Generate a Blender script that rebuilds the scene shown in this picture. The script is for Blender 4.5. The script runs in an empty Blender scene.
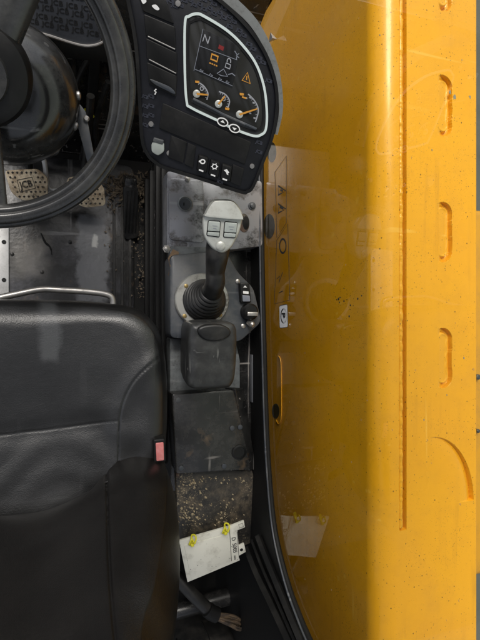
import bpy, bmesh, math, random
import numpy as np
from mathutils import Vector as V, Matrix, noise as mnoise
random.seed(4)
R = math.radians
SC = bpy.context.scene
COL = SC.collection

# ------------------------------------------------------------------ camera, sky, sun, exposure
TH = R(20); CS, SN = math.cos(TH), math.sin(TH); HC = 1.4; FPX = 480.0
cam = bpy.data.cameras.new('camera'); co = bpy.data.objects.new('camera', cam); COL.objects.link(co)
co.location = (0, 0, HC); co.rotation_euler = (0, -TH, 0)
cam.sensor_fit = 'VERTICAL'; cam.sensor_height = 24.0; cam.lens = 24.0 * FPX / 640.0
cam.clip_start = 0.02; cam.clip_end = 500
SC.camera = co
SUN_EL, SUN_AZ = R(55), R(-18)          # azimuth from +Y towards +X
w = bpy.data.worlds.new('World'); SC.world = w; w.use_nodes = True
nt = w.node_tree
bg = nt.nodes['Background']
sky = nt.nodes.new('ShaderNodeTexSky'); sky.sky_type = 'NISHITA'; sky.sun_disc = False
sky.sun_elevation = SUN_EL; sky.sun_rotation = SUN_AZ
sky.air_density = 1.0; sky.dust_density = 4.0; sky.ozone_density = 1.0
hs = nt.nodes.new('ShaderNodeHueSaturation'); hs.inputs['Saturation'].default_value = 0.3
nt.links.new(sky.outputs[0], hs.inputs['Color']); nt.links.new(hs.outputs[0], bg.inputs[0])
bg.inputs[1].default_value = 0.14
sl = bpy.data.lights.new('sun', 'SUN'); sl.energy = 1.8; sl.angle = R(22); sl.color = (1, .95, .87)
so = bpy.data.objects.new('sun', sl); COL.objects.link(so)
sd = V((math.sin(SUN_AZ) * math.cos(SUN_EL), math.cos(SUN_AZ) * math.cos(SUN_EL), math.sin(SUN_EL)))
so.rotation_euler = sd.to_track_quat('Z', 'Y').to_euler(); so.location = (3, 2, 5)
SC.view_settings.view_transform = 'Standard'; SC.view_settings.look = 'None'
SC.view_settings.exposure = 0.25; SC.view_settings.gamma = 1

# ------------------------------------------------------------------ picture point -> real place
def ray(px, py):
    cx, cy = (px - 240) / FPX, (320 - py) / FPX
    return V((cx * CS + SN, cy, cx * SN - CS))
CAM = V((0, 0, HC))
def P(px, py, z):
    d = ray(px, py); return CAM + d * ((z - HC) / d.z)
def PX(px, py, x):
    d = ray(px, py); return CAM + d * (x / d.x)
class Plane:
    def __init__(s, o, n, right=(1, 0, 0)):
        s.o = V(o); s.n = V(n).normalized()
        r = V(right); s.r = (r - s.n * r.dot(s.n)).normalized(); s.u = s.n.cross(s.r)
    def on(s, px, py, off=0.0):
        d = ray(px, py); return CAM + d * ((s.o - CAM).dot(s.n) / d.dot(s.n)) + s.n * off
    def at(s, a, b, off=0.0):
        return s.o + s.r * a + s.u * b + s.n * off
    def uv(s, p):
        q = p - s.o; return q.dot(s.r), q.dot(s.u)
def ZP(z): return Plane((0, 0, z), (0, 0, 1))

# ------------------------------------------------------------------ scene graph helpers
BASE = {}
def thing(name, label, cat, loc, group=None, kind=None):
    o = bpy.data.objects.new(name, None); COL.objects.link(o); o.empty_display_size = .05
    o.location = loc; o['label'] = label; o['category'] = cat
    if group: o['group'] = group
    if kind: o['kind'] = kind
    BASE[o] = V(loc); return o
def tag(o, label, cat, group=None):
    o['label'] = label; o['category'] = cat
    if group: o['group'] = group
    return o
def link(name, me, m, parent=None, smooth=35, label=None):
    o = bpy.data.objects.new(name, me); COL.objects.link(o)
    if m is not None and len(me.materials) == 0: me.materials.append(m)
    if parent is not None:
        b = BASE[parent]; me.transform(Matrix.Translation(-b)); o.parent = parent; BASE[o] = b
    else: BASE[o] = V((0, 0, 0))
    if smooth is not None:
        me.polygons.foreach_set('use_smooth', [True] * len(me.polygons))
        me.set_sharp_from_angle(angle=R(smooth))
    if label: o['label'] = label
    return o
class MB:
    def __init__(s): s.bm = bmesh.new()
    def build(s, name, m, parent=None, smooth=35, label=None):
        bmesh.ops.recalc_face_normals(s.bm, faces=s.bm.faces[:])
        me = bpy.data.meshes.new(name); s.bm.to_mesh(me); s.bm.free()
        return link(name, me, m, parent, smooth, label)
    def prism(s, lo, hi, bev=0.0, seg=2, sides=True):
        t = bmesh.new()
        a = [t.verts.new(p) for p in lo]; b = [t.verts.new(p) for p in hi]; n = len(a)
        t.faces.new(a[::-1]); top = t.faces.new(b)
        for i in range(n): t.faces.new((a[i], a[(i + 1) % n], b[(i + 1) % n], b[i]))
        bmesh.ops.recalc_face_normals(t, faces=t.faces[:])
        if bev > 0:
            es = list(top.edges)
            if sides:
                es += [e for e in t.edges if e not in es and len(e.link_faces) == 2 and
                       e.link_faces[0].normal.angle(e.link_faces[1].normal) > R(50)]
            bmesh.ops.bevel(t, geom=es, offset=bev, segments=seg, profile=.5, affect='EDGES', clamp_overlap=True)
        s._merge(t); return s
    def _merge(s, t):
        me = bpy.data.meshes.new('tmp'); t.to_mesh(me); t.free(); s.bm.from_mesh(me); bpy.data.meshes.remove(me)
    def slab(s, pl, pts, o0, o1, bev=0.0, seg=2, taper=0.0):
        q = [pl.on(x, y) for x, y in pts]
        c = sum(q, V((0, 0, 0))) / len(q)
        s.prism([p + pl.n * o0 for p in q], [p + (c - p) * taper + pl.n * o1 for p in q], bev, seg); return s
    def box(s, c, half, ax=None, bev=0.0, seg=2):
        c = V(c); A = ax or (V((1, 0, 0)), V((0, 1, 0)), V((0, 0, 1)))
        x, y, z = A[0] * half[0], A[1] * half[1], A[2] * half[2]
        lo = [c - x - y - z, c + x - y - z, c + x + y - z, c - x + y - z]
        s.prism(lo, [p + z * 2 for p in lo], bev, seg); return s
    def tube(s, pts, r, seg=12, closed=False, sq=None):
        pts = [V(p) for p in pts]; n = len(pts)
        rs = r if isinstance(r, (list, tuple)) else [r] * n
        rings = []; nrm = None
        for i in range(n):
            a = pts[(i - 1) % n] if (closed or i > 0) else pts[i]
            b = pts[(i + 1) % n] if (closed or i < n - 1) else pts[i]
            t = (b - a).normalized()
            if sq is not None: nrm = (sq[0] - t * sq[0].dot(t)).normalized()
            elif nrm is None: nrm = t.orthogonal().normalized()
            else: nrm = (nrm - t * nrm.dot(t)).normalized()
            bi = t.cross(nrm)
            f = sq[1] if sq else 1.0
            rings.append([s.bm.verts.new(pts[i] + (nrm * math.cos(k * 2 * math.pi / seg) * f + bi * math.sin(k * 2 * math.pi / seg)) * rs[i]) for k in range(seg)])
        for i in range(n if closed else n - 1):
            A, B = rings[i], rings[(i + 1) % n]
            for k in range(seg): s.bm.faces.new((A[k], A[(k + 1) % seg], B[(k + 1) % seg], B[k]))
        if not closed: s.bm.faces.new(rings[0][::-1]); s.bm.faces.new(rings[-1])
        return s
    def lathe(s, o, ax, prof, seg=40, sx=1.0, right=(1, 0, 0)):
        pl = Plane(o, ax, right); rings = []
        for r, h in prof:
            rings.append([s.bm.verts.new(pl.at(r * sx * math.cos(k * 2 * math.pi / seg), r * math.sin(k * 2 * math.pi / seg), h)) for k in range(seg)])
        for A, B in zip(rings, rings[1:]):
            for k in range(seg): s.bm.faces.new((A[k], A[(k + 1) % seg], B[(k + 1) % seg], B[k]))
        s.bm.faces.new(rings[0][::-1]); s.bm.faces.new(rings[-1]); return s
    def band(s, pts, n, wd, h0, h1, closed=True):
        """flat strip following points lying on a plane of normal n"""
        N = len(pts); L, Rr = [], []
        for i in range(N):
            a = pts[(i - 1) % N] if (closed or i > 0) else pts[i]
            b = pts[(i + 1) % N] if (closed or i < N - 1) else pts[i]
            sd_ = n.cross((b - a).normalized())
            ww = wd[i] if isinstance(wd, (list, tuple)) else wd
            L.append(pts[i] + sd_ * ww / 2); Rr.append(pts[i] - sd_ * ww / 2)
        vs = [[s.bm.verts.new(p + n * h) for p, h in ((L[i], h0), (L[i], h1), (Rr[i], h1), (Rr[i], h0))] for i in range(N)]
        for i in range(N if closed else N - 1):
            A, B = vs[i], vs[(i + 1) % N]
            for k in range(4): s.bm.faces.new((A[k], B[k], B[(k + 1) % 4], A[(k + 1) % 4]))
        if not closed: s.bm.faces.new(vs[0]); s.bm.faces.new(vs[-1][::-1])
        return s
    def ball(s, c, r, seg=12, sc=(1, 1, 1)):
        bmesh.ops.create_uvsphere(s.bm, u_segments=seg, v_segments=max(6, seg // 2), radius=r,
                                  matrix=Matrix.Translation(c) @ Matrix.Diagonal((*sc, 1))); return s
def cr(pts, n=8, closed=False):
    pts = [V(p) if len(p) > 2 else V((p[0], p[1], 0)) for p in pts]; out = []; N = len(pts)
    for i in range(N if closed else N - 1):
        if closed: p = [pts[(i + k) % N] for k in (-1, 0, 1, 2)]
        else: p = [pts[max(0, i - 1)], pts[i], pts[i + 1], pts[min(N - 1, i + 2)]]
        for k in range(n):
            t = k / n
            out.append(.5 * (2 * p[1] + (p[2] - p[0]) * t + (2 * p[0] - 5 * p[1] + 4 * p[2] - p[3]) * t * t + (3 * p[1] - p[0] - 3 * p[2] + p[3]) * t ** 3))
    if not closed: out.append(pts[-1])
    return out
def cr2(pts, n=8, closed=False): return [(p.x, p.y) for p in cr(pts, n, closed)]
def rounded(pts, r, n=5):
    out = []; N = len(pts)
    for i in range(N):
        p = V(pts[i]).to_2d(); a = (V(pts[i - 1]).to_2d() - p); b = (V(pts[(i + 1) % N]).to_2d() - p)
        rr = min(r, a.length * .45, b.length * .45); a = p + a.normalized() * rr; b = p + b.normalized() * rr
        for k in range(n + 1):
            t = k / n; q = a * (1 - t) ** 2 + p * 2 * t * (1 - t) + b * t * t; out.append((q.x, q.y))
    return out
def inside(pt, poly):
    x, y = pt; c = False; n = len(poly)
    for i in range(n):
        x1, y1 = poly[i]; x2, y2 = poly[i - 1]
        if (y1 > y) != (y2 > y) and x < (x2 - x1) * (y - y1) / (y2 - y1) + x1: c = not c
    return c
def text_mesh(body, size, extrude=.0003, align='LEFT', shear=0.0, bold=0.0):
    cu = bpy.data.curves.new('lettering', 'FONT'); cu.body = body; cu.size = size; cu.extrude = extrude
    cu.align_x = align; cu.resolution_u = 3; cu.shear = shear; cu.offset = bold * size
    o = bpy.data.objects.new('lettering', cu); COL.objects.link(o)
    dg = bpy.context.evaluated_depsgraph_get()
    me = bpy.data.meshes.new_from_object(o.evaluated_get(dg))
    bpy.data.objects.remove(o); bpy.data.curves.remove(cu); return me
def put_text(mb, body, pl, a, b, hpx, off, align='LEFT', squeeze=1.0, extrude=.0003, bold=0):
    """baseline from picture point a towards b on plane pl; capital height hpx picture pixels"""
    A, B = pl.on(*a), pl.on(*b); x = (B - A).normalized(); y = pl.n.cross(x)
    k = (B - A).length / math.dist(a, b)
    me = text_mesh(body, hpx * k / .69, extrude, align, 0.0, bold)
    if align == 'CENTER': A = (A + B) / 2
    m = Matrix.Translation(A + pl.n * off) @ Matrix((( x.x * squeeze, y.x, pl.n.x, 0), (x.y * squeeze, y.y, pl.n.y, 0), (x.z * squeeze, y.z, pl.n.z, 0), (0, 0, 0, 1)))
    me.transform(m); mb.bm.from_mesh(me); bpy.data.meshes.remove(me)
def np_mesh(name, verts, faces):
    me = bpy.data.meshes.new(name)
    me.vertices.add(len(verts)); me.vertices.foreach_set('co', np.asarray(verts, np.float32).ravel())
    f = np.asarray(faces, np.int32); k = f.shape[1]
    me.loops.add(f.size); me.loops.foreach_set('vertex_index', f.ravel())
    me.polygons.add(len(f)); me.polygons.foreach_set('loop_start', np.arange(0, f.size, k, dtype=np.int32))
    me.update(calc_edges=True); me.validate(); return me
def grid_faces(nu, nv, wrap=False):
    i = np.arange(nu - 1)[:, None]; j = np.arange(nv if wrap else nv - 1)[None, :]
    j2 = (j + 1) % nv
    return np.stack([i * nv + j, (i + 1) * nv + j, (i + 1) * nv + j2, i * nv + j2], -1).reshape(-1, 4)
def seg_dist(x, y, poly):
    d = np.full(x.shape, 1e9)
    for (x1, y1), (x2, y2) in zip(poly, poly[1:]):
        dx, dy = x2 - x1, y2 - y1
        t = np.clip(((x - x1) * dx + (y - y1) * dy) / (dx * dx + dy * dy + 1e-12), 0, 1)
        d = np.minimum(d, np.hypot(x - x1 - t * dx, y - y1 - t * dy))
    return d
def pillow(name, pl, outline, m, parent, height, edge, depth, hfun=None, nr=150, p=2.0, smooth=60, label=None):
    """cushioned pad: outline in plane coordinates, rounded edge of width `edge`, skirt of `depth`"""
    o = np.array(outline); c = o.mean(0); n = len(o)
    ee = np.linspace(0, 1, nr) ** .6
    rr = ee[1:]
    q = c + rr[:, None, None] * (o - c)
    dist = (1 - rr)[:, None] * np.hypot(*(o - c).T)[None, :]
    t = np.clip(dist / edge, 0, 1)
    h = height * (1 - (1 - t) ** p) ** (1 / p)
    x, y = q[..., 0], q[..., 1]
    if hfun is not None: h = h + hfun(x, y) * np.clip(t * 3, 0, 1)
    sk = np.stack([np.broadcast_to(o[:, 0], (3, n)), np.broadcast_to(o[:, 1], (3, n)), np.array([-.25, -.6, -1.0])[:, None] * depth * np.ones((3, n))], -1)
    sk[1:, :, :2] = c + (o - c) * .97
    sk[2:, :, :2] = c + (o - c) * .90
    A = np.concatenate([np.stack([x, y, h], -1), sk])
    W = np.array(pl.o) + A[..., :1] * np.array(pl.r) + A[..., 1:2] * np.array(pl.u) + A[..., 2:] * np.array(pl.n)
    vs = W.reshape(-1, 3); f = grid_faces(len(A), n, True)
    me = np_mesh(name, vs, f)
    bm = bmesh.new(); bm.from_mesh(me); bm.verts.ensure_lookup_table()
    bm.faces.new([bm.verts[i] for i in range(n)]); bm.faces.new([bm.verts[(len(A) - 1) * n + i] for i in range(n)][::-1])
    bmesh.ops.recalc_face_normals(bm, faces=bm.faces[:]); bm.to_mesh(me); bm.free()
    return link(name, me, m, parent, smooth, label)

# ------------------------------------------------------------------ materials
def lin(r, g, b): return tuple(((c / 255) / 12.92 if c / 255 < .04045 else ((c / 255 + .055) / 1.055) ** 2.4) for c in (r, g, b)) + (1,)
def G(v): return (v, v, v, 1)
class Mat:
    def __init__(s, name, base, rough=.5, metal=0.0, spec=.5, coat=0.0):
        s.m = bpy.data.materials.new(name); s.m.use_nodes = True; s.t = s.m.node_tree
        s.b = s.t.nodes['Principled BSDF']; s.col = None; s.base = base; s.rough = rough
        s.b.inputs['Base Color'].default_value = base; s.b.inputs['Roughness'].default_value = rough
        s.b.inputs['Metallic'].default_value = metal; s.b.inputs['Specular IOR Level'].default_value = spec
        s.b.inputs['Coat Weight'].default_value = coat; s.b.inputs['Coat Roughness'].default_value = .12
        s.tc = s.N('ShaderNodeTexCoord'); s.out = s.tc.outputs['Object']; s.bumps = []
    def N(s, k, **kw):
        n = s.t.nodes.new(k)
        for a, v in kw.items(): setattr(n, a, v)
        return n
    def L(s, a, b): s.t.links.new(a, b)
    def coords(s, scale=(1, 1, 1), rot=(0, 0, 0), loc=(0, 0, 0)):
        mp = s.N('ShaderNodeMapping'); s.L(s.out, mp.inputs[0])
        mp.inputs['Scale'].default_value = scale; mp.inputs['Rotation'].default_value = rot; mp.inputs['Location'].default_value = loc
        return mp.outputs[0]
    def noise(s, scale, detail=4, rough=.55, stretch=(1, 1, 1), rot=(0, 0, 0), loc=(0, 0, 0), dist=0.0):
        n = s.N('ShaderNodeTexNoise'); s.L(s.coords(stretch, rot, loc), n.inputs['Vector'])
        n.inputs['Scale'].default_value = scale; n.inputs['Detail'].default_value = detail
        n.inputs['Roughness'].default_value = rough; n.inputs['Distortion'].default_value = dist
        return n.outputs['Fac']
    def ramp(s, f, lo, hi, a=0.0, b=1.0):
        r = s.N('ShaderNodeMapRange'); s.L(f, r.inputs[0]); r.clamp = True
        for i, v in zip((1, 2, 3, 4), (lo, hi, a, b)): r.inputs[i].default_value = v
        return r.outputs[0]
    def mul(s, a, b):
        n = s.N('ShaderNodeMath', operation='MULTIPLY'); s.L(a, n.inputs[0])
        if isinstance(b, (int, float)): n.inputs[1].default_value = b
        else: s.L(b, n.inputs[1])
        return n.outputs[0]
    def mix(s, f, color, amt=1.0):
        n = s.N('ShaderNodeMix', data_type='RGBA')
        if amt != 1.0: f = s.mul(f, amt)
        s.L(f, n.inputs[0])
        if s.col is None: n.inputs[6].default_value = s.base
        else: s.L(s.col, n.inputs[6])
        n.inputs[7].default_value = color; s.col = n.outputs[2]
        s.L(s.col, s.b.inputs['Base Color']); return s
    def rmix(s, f, lo, hi):
        s.L(s.ramp(f, 0, 1, lo, hi), s.b.inputs['Roughness']); return s
    def bump(s, f, strength, dist=.001):
        n = s.N('ShaderNodeBump'); s.L(f, n.inputs['Height']); n.inputs['Strength'].default_value = strength
        n.inputs['Distance'].default_value = dist
        if s.bumps: s.L(s.bumps[-1], n.inputs['Normal'])
        s.bumps.append(n.outputs[0]); s.L(n.outputs[0], s.b.inputs['Normal']); return s
    def scratch(s, color, amt=.5, scale=60, lo=.66, hi=.7):
        f1 = s.ramp(s.noise(scale, 2, .5, (1, .03, 1), (0, 0, .5)), lo, hi)
        f2 = s.ramp(s.noise(scale, 2, .5, (.04, 1, 1), (0, 0, -.3), (3, 1, 0)), lo, hi)
        m_ = s.ramp(s.noise(7, 3), .45, .6)
        s.mix(s.mul(f1, m_), color, amt); s.mix(s.mul(f2, m_), color, amt); return s
    def dust(s, color, amt=.5, scale=9, lo=.45, hi=.7, fine=180):
        f = s.ramp(s.noise(scale, 6, .65), lo, hi); g = s.ramp(s.noise(fine, 3, .7, loc=(2, 5, 1)), .3, .65, .35, 1)
        fg = s.mul(f, g); s.mix(fg, color, amt); s.rmix(s.mul(fg, amt), s.rough, min(.95, s.rough + .5)); return s
    def specks(s, color, scale, thr, amt=1.0, mask=None):
        n = s.N('ShaderNodeTexVoronoi', feature='F1'); s.L(s.coords(), n.inputs['Vector']); n.inputs['Scale'].default_value = scale
        f = s.ramp(n.outputs['Distance'], thr * .7, thr, 1, 0)
        sel = s.N('ShaderNodeSeparateColor'); s.L(n.outputs['Color'], sel.inputs[0])
        f = s.mul(f, s.ramp(sel.outputs[0], .55, .6))
        if mask is not None: f = s.mul(f, mask)
        s.mix(f, color, amt); return s
    def grain(s, scale, strength):
        n = s.N('ShaderNodeTexVoronoi', feature='F1'); s.L(s.coords(), n.inputs['Vector']); n.inputs['Scale'].default_value = scale
        s.bump(n.outputs['Distance'], strength, .0006); return s
    def rect(s, x0, x1, y0, y1, soft=.01, wob=.02):
        """soft-edged patch mask in the object's own x/y"""
        sp = s.N('ShaderNodeSeparateXYZ'); s.L(s.out, sp.inputs[0]); nz = s.noise(25, 4, .6, loc=(7, 3, 0))
        def ax(o, a, b):
            ad = s.N('ShaderNodeMath', operation='MULTIPLY_ADD'); s.L(nz, ad.inputs[0]); ad.inputs[1].default_value = wob; s.L(o, ad.inputs[2])
            a, b = a + wob / 2, b + wob / 2
            return s.mul(s.ramp(ad.outputs[0], a - soft, a + soft), s.ramp(ad.outputs[0], b - soft, b + soft, 1, 0))
        return s.mul(ax(sp.outputs[0], x0, x1), ax(sp.outputs[1], y0, y1))

def simple(name, base, rough=.5, metal=0.0, **k): return Mat(name, base, rough, metal, **k).m
M = {}
m = Mat('black_vinyl', G(.010), .33, spec=.8); m.dust(lin(100, 102, 106), .08, 7, .4, .75, 260); m.grain(560, .32); m.bump(m.noise(14, 4), .25, .006); M['vinyl'] = m
m = Mat('worn_backrest_vinyl', (.0065, .0058, .0054, 1), .38, spec=.3); m.dust(lin(80, 76, 72), .08, 9, .45, .75, 260); m.grain(560, .28); m.bump(m.noise(14, 4), .2, .006); M['backvinyl'] = m.m
m = Mat('black_plastic', G(.006), .42, spec=.32); m.dust(lin(110, 108, 104), .10, 14, .45, .75); m.bump(m.noise(420, 3), .12, .0005); M['plastic'] = m.m
m = Mat('dash_plastic', (.007,.0075,.010,1), .42, spec=.32); m.dust(lin(90, 92, 105), .12, 12, .45, .75); m.bump(m.noise(500, 3), .2, .0004); M['dash'] = m.m
m = Mat('embossed_lettering', (.04,.043,.058,1), .3); m.dust(lin(90, 95, 110), .2, 30); M['emboss'] = m.m
m = Mat('wheel_rubber', G(.022), .26, spec=.8); m.dust(lin(140, 138, 130), .22, 11, .42, .7); m.bump(m.noise(260, 4), .15, .0006); M['rim'] = m.m
m = Mat('shroud_plastic', G(.016), .15, spec=.8); m.dust(lin(120, 120, 118), .3, 16, .4, .7); m.scratch(lin(150, 150, 150), .4, 70); M['shroud'] = m.m
m = Mat('floor_rubber', G(.012), .3, spec=.6); m.dust(lin(104, 104, 112), .42, 8, .46, .66); m.dust(lin(110, 88, 62), .5, 13, .58, .68); m.scratch(lin(150, 150, 150), .5, 50)
FLOORPATCH = m
M['floor'] = m.m
m = Mat('worn_steel_plate', lin(152, 153, 158), .3, .35); m.dust(lin(20, 19, 18), .9, 15, .5, .58); m.dust(lin(92, 74, 56), .6, 22, .58, .68); m.dust(lin(160, 150, 140), .35, 30, .5, .7); m.scratch(lin(190, 190, 195), .6, 70); m.bump(m.noise(90, 5), .25, .001); M['steel'] = m.m
m = Mat('dusty_grey_plate', lin(112, 116, 118), .45, .2); m.dust(lin(30, 30, 30), .7, 22, .45, .65); m.scratch(lin(180, 180, 180), .5, 60); M['plate'] = m.m
m = Mat('console_plastic', lin(56, 60, 66), .36); m.dust(lin(120, 118, 112), .4, 20); m.scratch(lin(160, 160, 160), .4); M['console'] = m.m
m = Mat('black_painted_metal', G(.012), .26, spec=.7); m.dust(lin(125, 122, 118), .18, 30, .42, .72); m.scratch(lin(170, 165, 160), .7, 110, .64, .68); m.dust(lin(120, 96, 66), .5, 12, .6, .7); M['blackmetal'] = m.m
m = Mat('rusty_black_metal', G(.012), .42); m.dust(lin(86, 80, 72), .5, 9, .42, .66, 60)
big_ = m.ramp(m.noise(11, 4, .6), .42, .6)
m.mix(m.mul(m.ramp(m.noise(45, 7, .72), .42, .72), big_), lin(128, 114, 92), .7)
m.mix(m.mul(m.ramp(m.noise(240, 3), .58, .66), m.ramp(m.noise(9, 3, loc=(4, 1, 0)), .45, .6)), lin(172, 158, 130), .6)
m.mix(m.ramp(m.noise(13, 5, .65, loc=(1, 8, 0)), .6, .68), lin(104, 70, 48), .6)
m.bump(m.noise(130, 5), .5, .002); M['rust'] = m.m
m = Mat('dirt_litter', lin(84, 74, 62), .9); m.dust(lin(140, 126, 104), .6, 60); m.bump(m.noise(120, 5), .8, .004); M['dirt'] = m.m
M['dark'] = simple('dark_rubber', G(.006), .6); M['dark'].node_tree.nodes['Principled BSDF'].inputs['Specular IOR Level'].default_value = .25
m = Mat('dark_channel_metal', G(.008), .5, spec=.3); m.dust(lin(90, 86, 80), .2, 20); M['channel'] = m.m
m = Mat('black_rubber', G(.012), .38, spec=.4); m.dust(lin(110, 105, 98), .25, 20); M['rubber'] = m.m
m = Mat('silver_trim', lin(150, 152, 150), .34, .6); m.dust(lin(44, 44, 44), .75, 60, .45, .7); M['trim'] = m.m
m = Mat('joystick_silver', lin(192, 194, 188), .34, .3); m.dust(lin(95, 88, 74), .55, 40, .46, .72); m.scratch(lin(120, 118, 112), .4, 120); M['jsilver'] = m.m
m = Mat('base_plate_silver', lin(172, 171, 166), .32, .6); m.dust(lin(50, 45, 40), .8, 30, .5, .66); M['bsilver'] = m.m
m = Mat('pale_button', lin(160, 166, 162), .32); m.dust(lin(80, 80, 76), .3, 60); M['button'] = m.m
m = Mat('pedal_metal', lin(222, 206, 178), .42, .1); m.dust(lin(120, 92, 62), .7, 20, .46, .64); m.dust(lin(70, 54, 40), .6, 45, .58, .66); m.mix(m.ramp(m.noise(28, 6, .7), .46, .66), lin(126, 100, 70), .8); m.mix(m.ramp(m.noise(75, 4), .56, .66), lin(60, 48, 38), .7); M['pedal'] = m.m
m = Mat('worn_aluminium', lin(190, 190, 190), .4, .5); m.dust(lin(90, 86, 80), .5, 22, .45, .7); M['alu'] = m.m
m = Mat('bare_steel', lin(175, 172, 168), .32, .8); m.dust(lin(60, 58, 55), .4, 40); M['bare'] = m.m
M['brass'] = simple('brass_bolt', lin(150, 130, 84), .45, .6)
M['white'] = simple('white_print', G(.75), .4)
m = Mat('white_plastic_folder', lin(214, 212, 200), .42); m.dust(lin(120, 110, 92), .5, 30, .5, .7); m.specks(lin(40, 36, 30), 120, .16, .8); M['folder'] = m.m
M['yellowplastic'] = simple('yellow_plastic', lin(206, 198, 44), .4)
M['frame'] = simple('pale_frame', lin(205, 216, 214), .35)
M['dimwhite'] = simple('dim_white_print', lin(150, 152, 158), .4)
M['print'] = simple('black_print', G(.02), .5)
M['greyprint'] = simple('grey_label', lin(92, 94, 98), .5)
M['orange'] = simple('orange_print', lin(196, 138, 52), .45)
M['red'] = simple('red_print', lin(120, 30, 30), .45)
M['greyink'] = simple('grey_print', lin(120, 124, 134), .45)
M['screen'] = simple('dark_screen', G(.012), .15)
M['panel'] = simple('smoked_panel', (.022,.022,.020,1), .12)
m = Mat('buckle_red', lin(205, 120, 118), .4); m.dust(lin(230, 190, 188), .4, 90); M['buckle'] = m.m
m = Mat('tan_scrap', lin(122, 100, 76), .85); m.dust(lin(60, 48, 38), .7, 70); M['scrap'] = m.m
m = Mat('dry_dirt_crumbs', lin(158, 144, 116), .9); m.dust(lin(80, 66, 48), .7, 90); M['crumb'] = m.m
m = Mat('dirty_sleeve', lin(84, 68, 50), .8); m.mix(m.ramp(m.noise(90, 5, .7, (.4, 1, 1)), .42, .6), lin(38, 32, 27), .9); m.bump(m.noise(160, 4), .6, .003); M['fray'] = m.m
m = Mat('facia_plastic', (.03,.033,.04,1), .4); m.dust(lin(110, 114, 124), .2, 14); M['facia'] = m.m

YB = (.80, .37, .012, 1)
def yellow(name, rough=.3):
    m = Mat(name, YB, rough, coat=.3, spec=.35)
    m.mix(m.ramp(m.noise(5, 4), .4, .7), (.76, .335, .015, 1), .5)
    m.dust((.50, .22, .03, 1), .22, 30, .5, .75, 200)
    m.dust((.42, .19, .03, 1), .3, 3.5, .5, .72, 90)
    m.mix(m.mul(m.ramp(m.noise(55, 5, .6, (1, .06, 1)), .54, .7), m.ramp(m.noise(4, 3, loc=(1, 2, 3)), .45, .65)), (.45, .20, .02, 1), .4)
    m.specks((.16, .075, .012, 1), 170, .2, .9, m.ramp(m.noise(11, 2), .38, .56))
    m.specks((.10, .05, .01, 1), 60, .10, .85); m.specks((.22, .10, .02, 1), 330, .25, .7, m.ramp(m.noise(6, 3), .45, .6))
    m.scratch((.9, .55, .12, 1), .35, 45, .68, .71)
    m.rmix(m.ramp(m.noise(8, 5), .35, .7), rough - .06, rough + .2)
    m.bump(m.noise(60, 4), .2, .001); m.bump(m.noise(260, 3), .16, .0006)
    return m.m
M['yellow'] = yellow('yellow_paint'); M['weld'] = yellow('yellow_paint_on_weld', .34)
M['chip'] = simple('bare_primer', lin(130, 128, 122), .6)
m = Mat('orange_paint', (.56, .27, .018, 1), .4); m.dust((.25, .13, .04, 1), .6, 12); M['orangepaint'] = m.m
M['hole'] = simple('dirty_hole', (.045, .03, .012, 1), .7)
m = Mat('dusty_brown_paint', lin(172, 156, 134), .5); m.dust(lin(110, 96, 78), .6, 14); M['pillar'] = m.m
m = Mat('concrete', lin(84, 86, 88), .85); m.dust(lin(58, 60, 60), .6, 4, .4, .7); m.bump(m.noise(60, 6), .4, .004); M['concrete'] = m.m

def glass():
    mt = bpy.data.materials.new('tinted_window_glass'); mt.use_nodes = True; t = mt.node_tree; t.nodes.clear()
    N = t.nodes.new; L = t.links.new
    out = N('ShaderNodeOutputMaterial'); tr = N('ShaderNodeBsdfTransparent'); tr.inputs[0].default_value = (.95, .965, .76, 1)
    tb = N('ShaderNodeBsdfTransparent'); gl = N('ShaderNodeBsdfGlossy'); gl.inputs['Roughness'].default_value = .012
    gl.inputs[0].default_value = (1, 1, 1, 1)
    fr = N('ShaderNodeFresnel'); fr.inputs[0].default_value = 1.45
    mx = N('ShaderNodeMixShader'); L(fr.outputs[0], mx.inputs[0]); L(tr.outputs[0], mx.inputs[1]); L(gl.outputs[0], mx.inputs[2])
    df = N('ShaderNodeBsdfDiffuse'); df.inputs[0].default_value = lin(170, 165, 150)
    tc = N('ShaderNodeTexCoord'); nz = N('ShaderNodeTexNoise'); nz.inputs['Scale'].default_value = 9; nz.inputs['Detail'].default_value = 6
    L(tc.outputs['Object'], nz.inputs['Vector'])
    mr = N('ShaderNodeMapRange'); L(nz.outputs['Fac'], mr.inputs[0])
    for i, v in zip((1, 2, 3, 4), (.5, .8, .0, .05)): mr.inputs[i].default_value = v
    vo = N('ShaderNodeTexVoronoi'); vo.inputs['Scale'].default_value = 34; L(tc.outputs['Object'], vo.inputs['Vector'])
    mv = N('ShaderNodeMapRange'); L(vo.outputs['Distance'], mv.inputs[0])
    for i, v in zip((1, 2, 3, 4), (.03, .06, .35, .0)): mv.inputs[i].default_value = v
    ad = N('ShaderNodeMath'); L(mr.outputs[0], ad.inputs[0]); L(mv.outputs[0], ad.inputs[1])
    m2 = N('ShaderNodeMixShader'); L(ad.outputs[0], m2.inputs[0]); L(mx.outputs[0], m2.inputs[1]); L(df.outputs[0], m2.inputs[2])
    ge = N('ShaderNodeNewGeometry'); m3 = N('ShaderNodeMixShader'); L(ge.outputs['Backfacing'], m3.inputs[0])
    L(m2.outputs[0], m3.inputs[1]); L(tb.outputs[0], m3.inputs[2]); L(m3.outputs[0], out.inputs[0]); return mt
M['glass'] = glass()

# ------------------------------------------------------------------ ground, cab floor, front bulkhead
g = MB(); g.box((0, 0, -.95), (40, 40, .05)); o = g.build('ground', M['concrete']); o['kind'] = 'structure'
g = MB(); g.box((-.11, -.2, -.03), (.66, .95, .026)); o = g.build('cab_floor', M['dark']); o['kind'] = 'structure'

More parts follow.
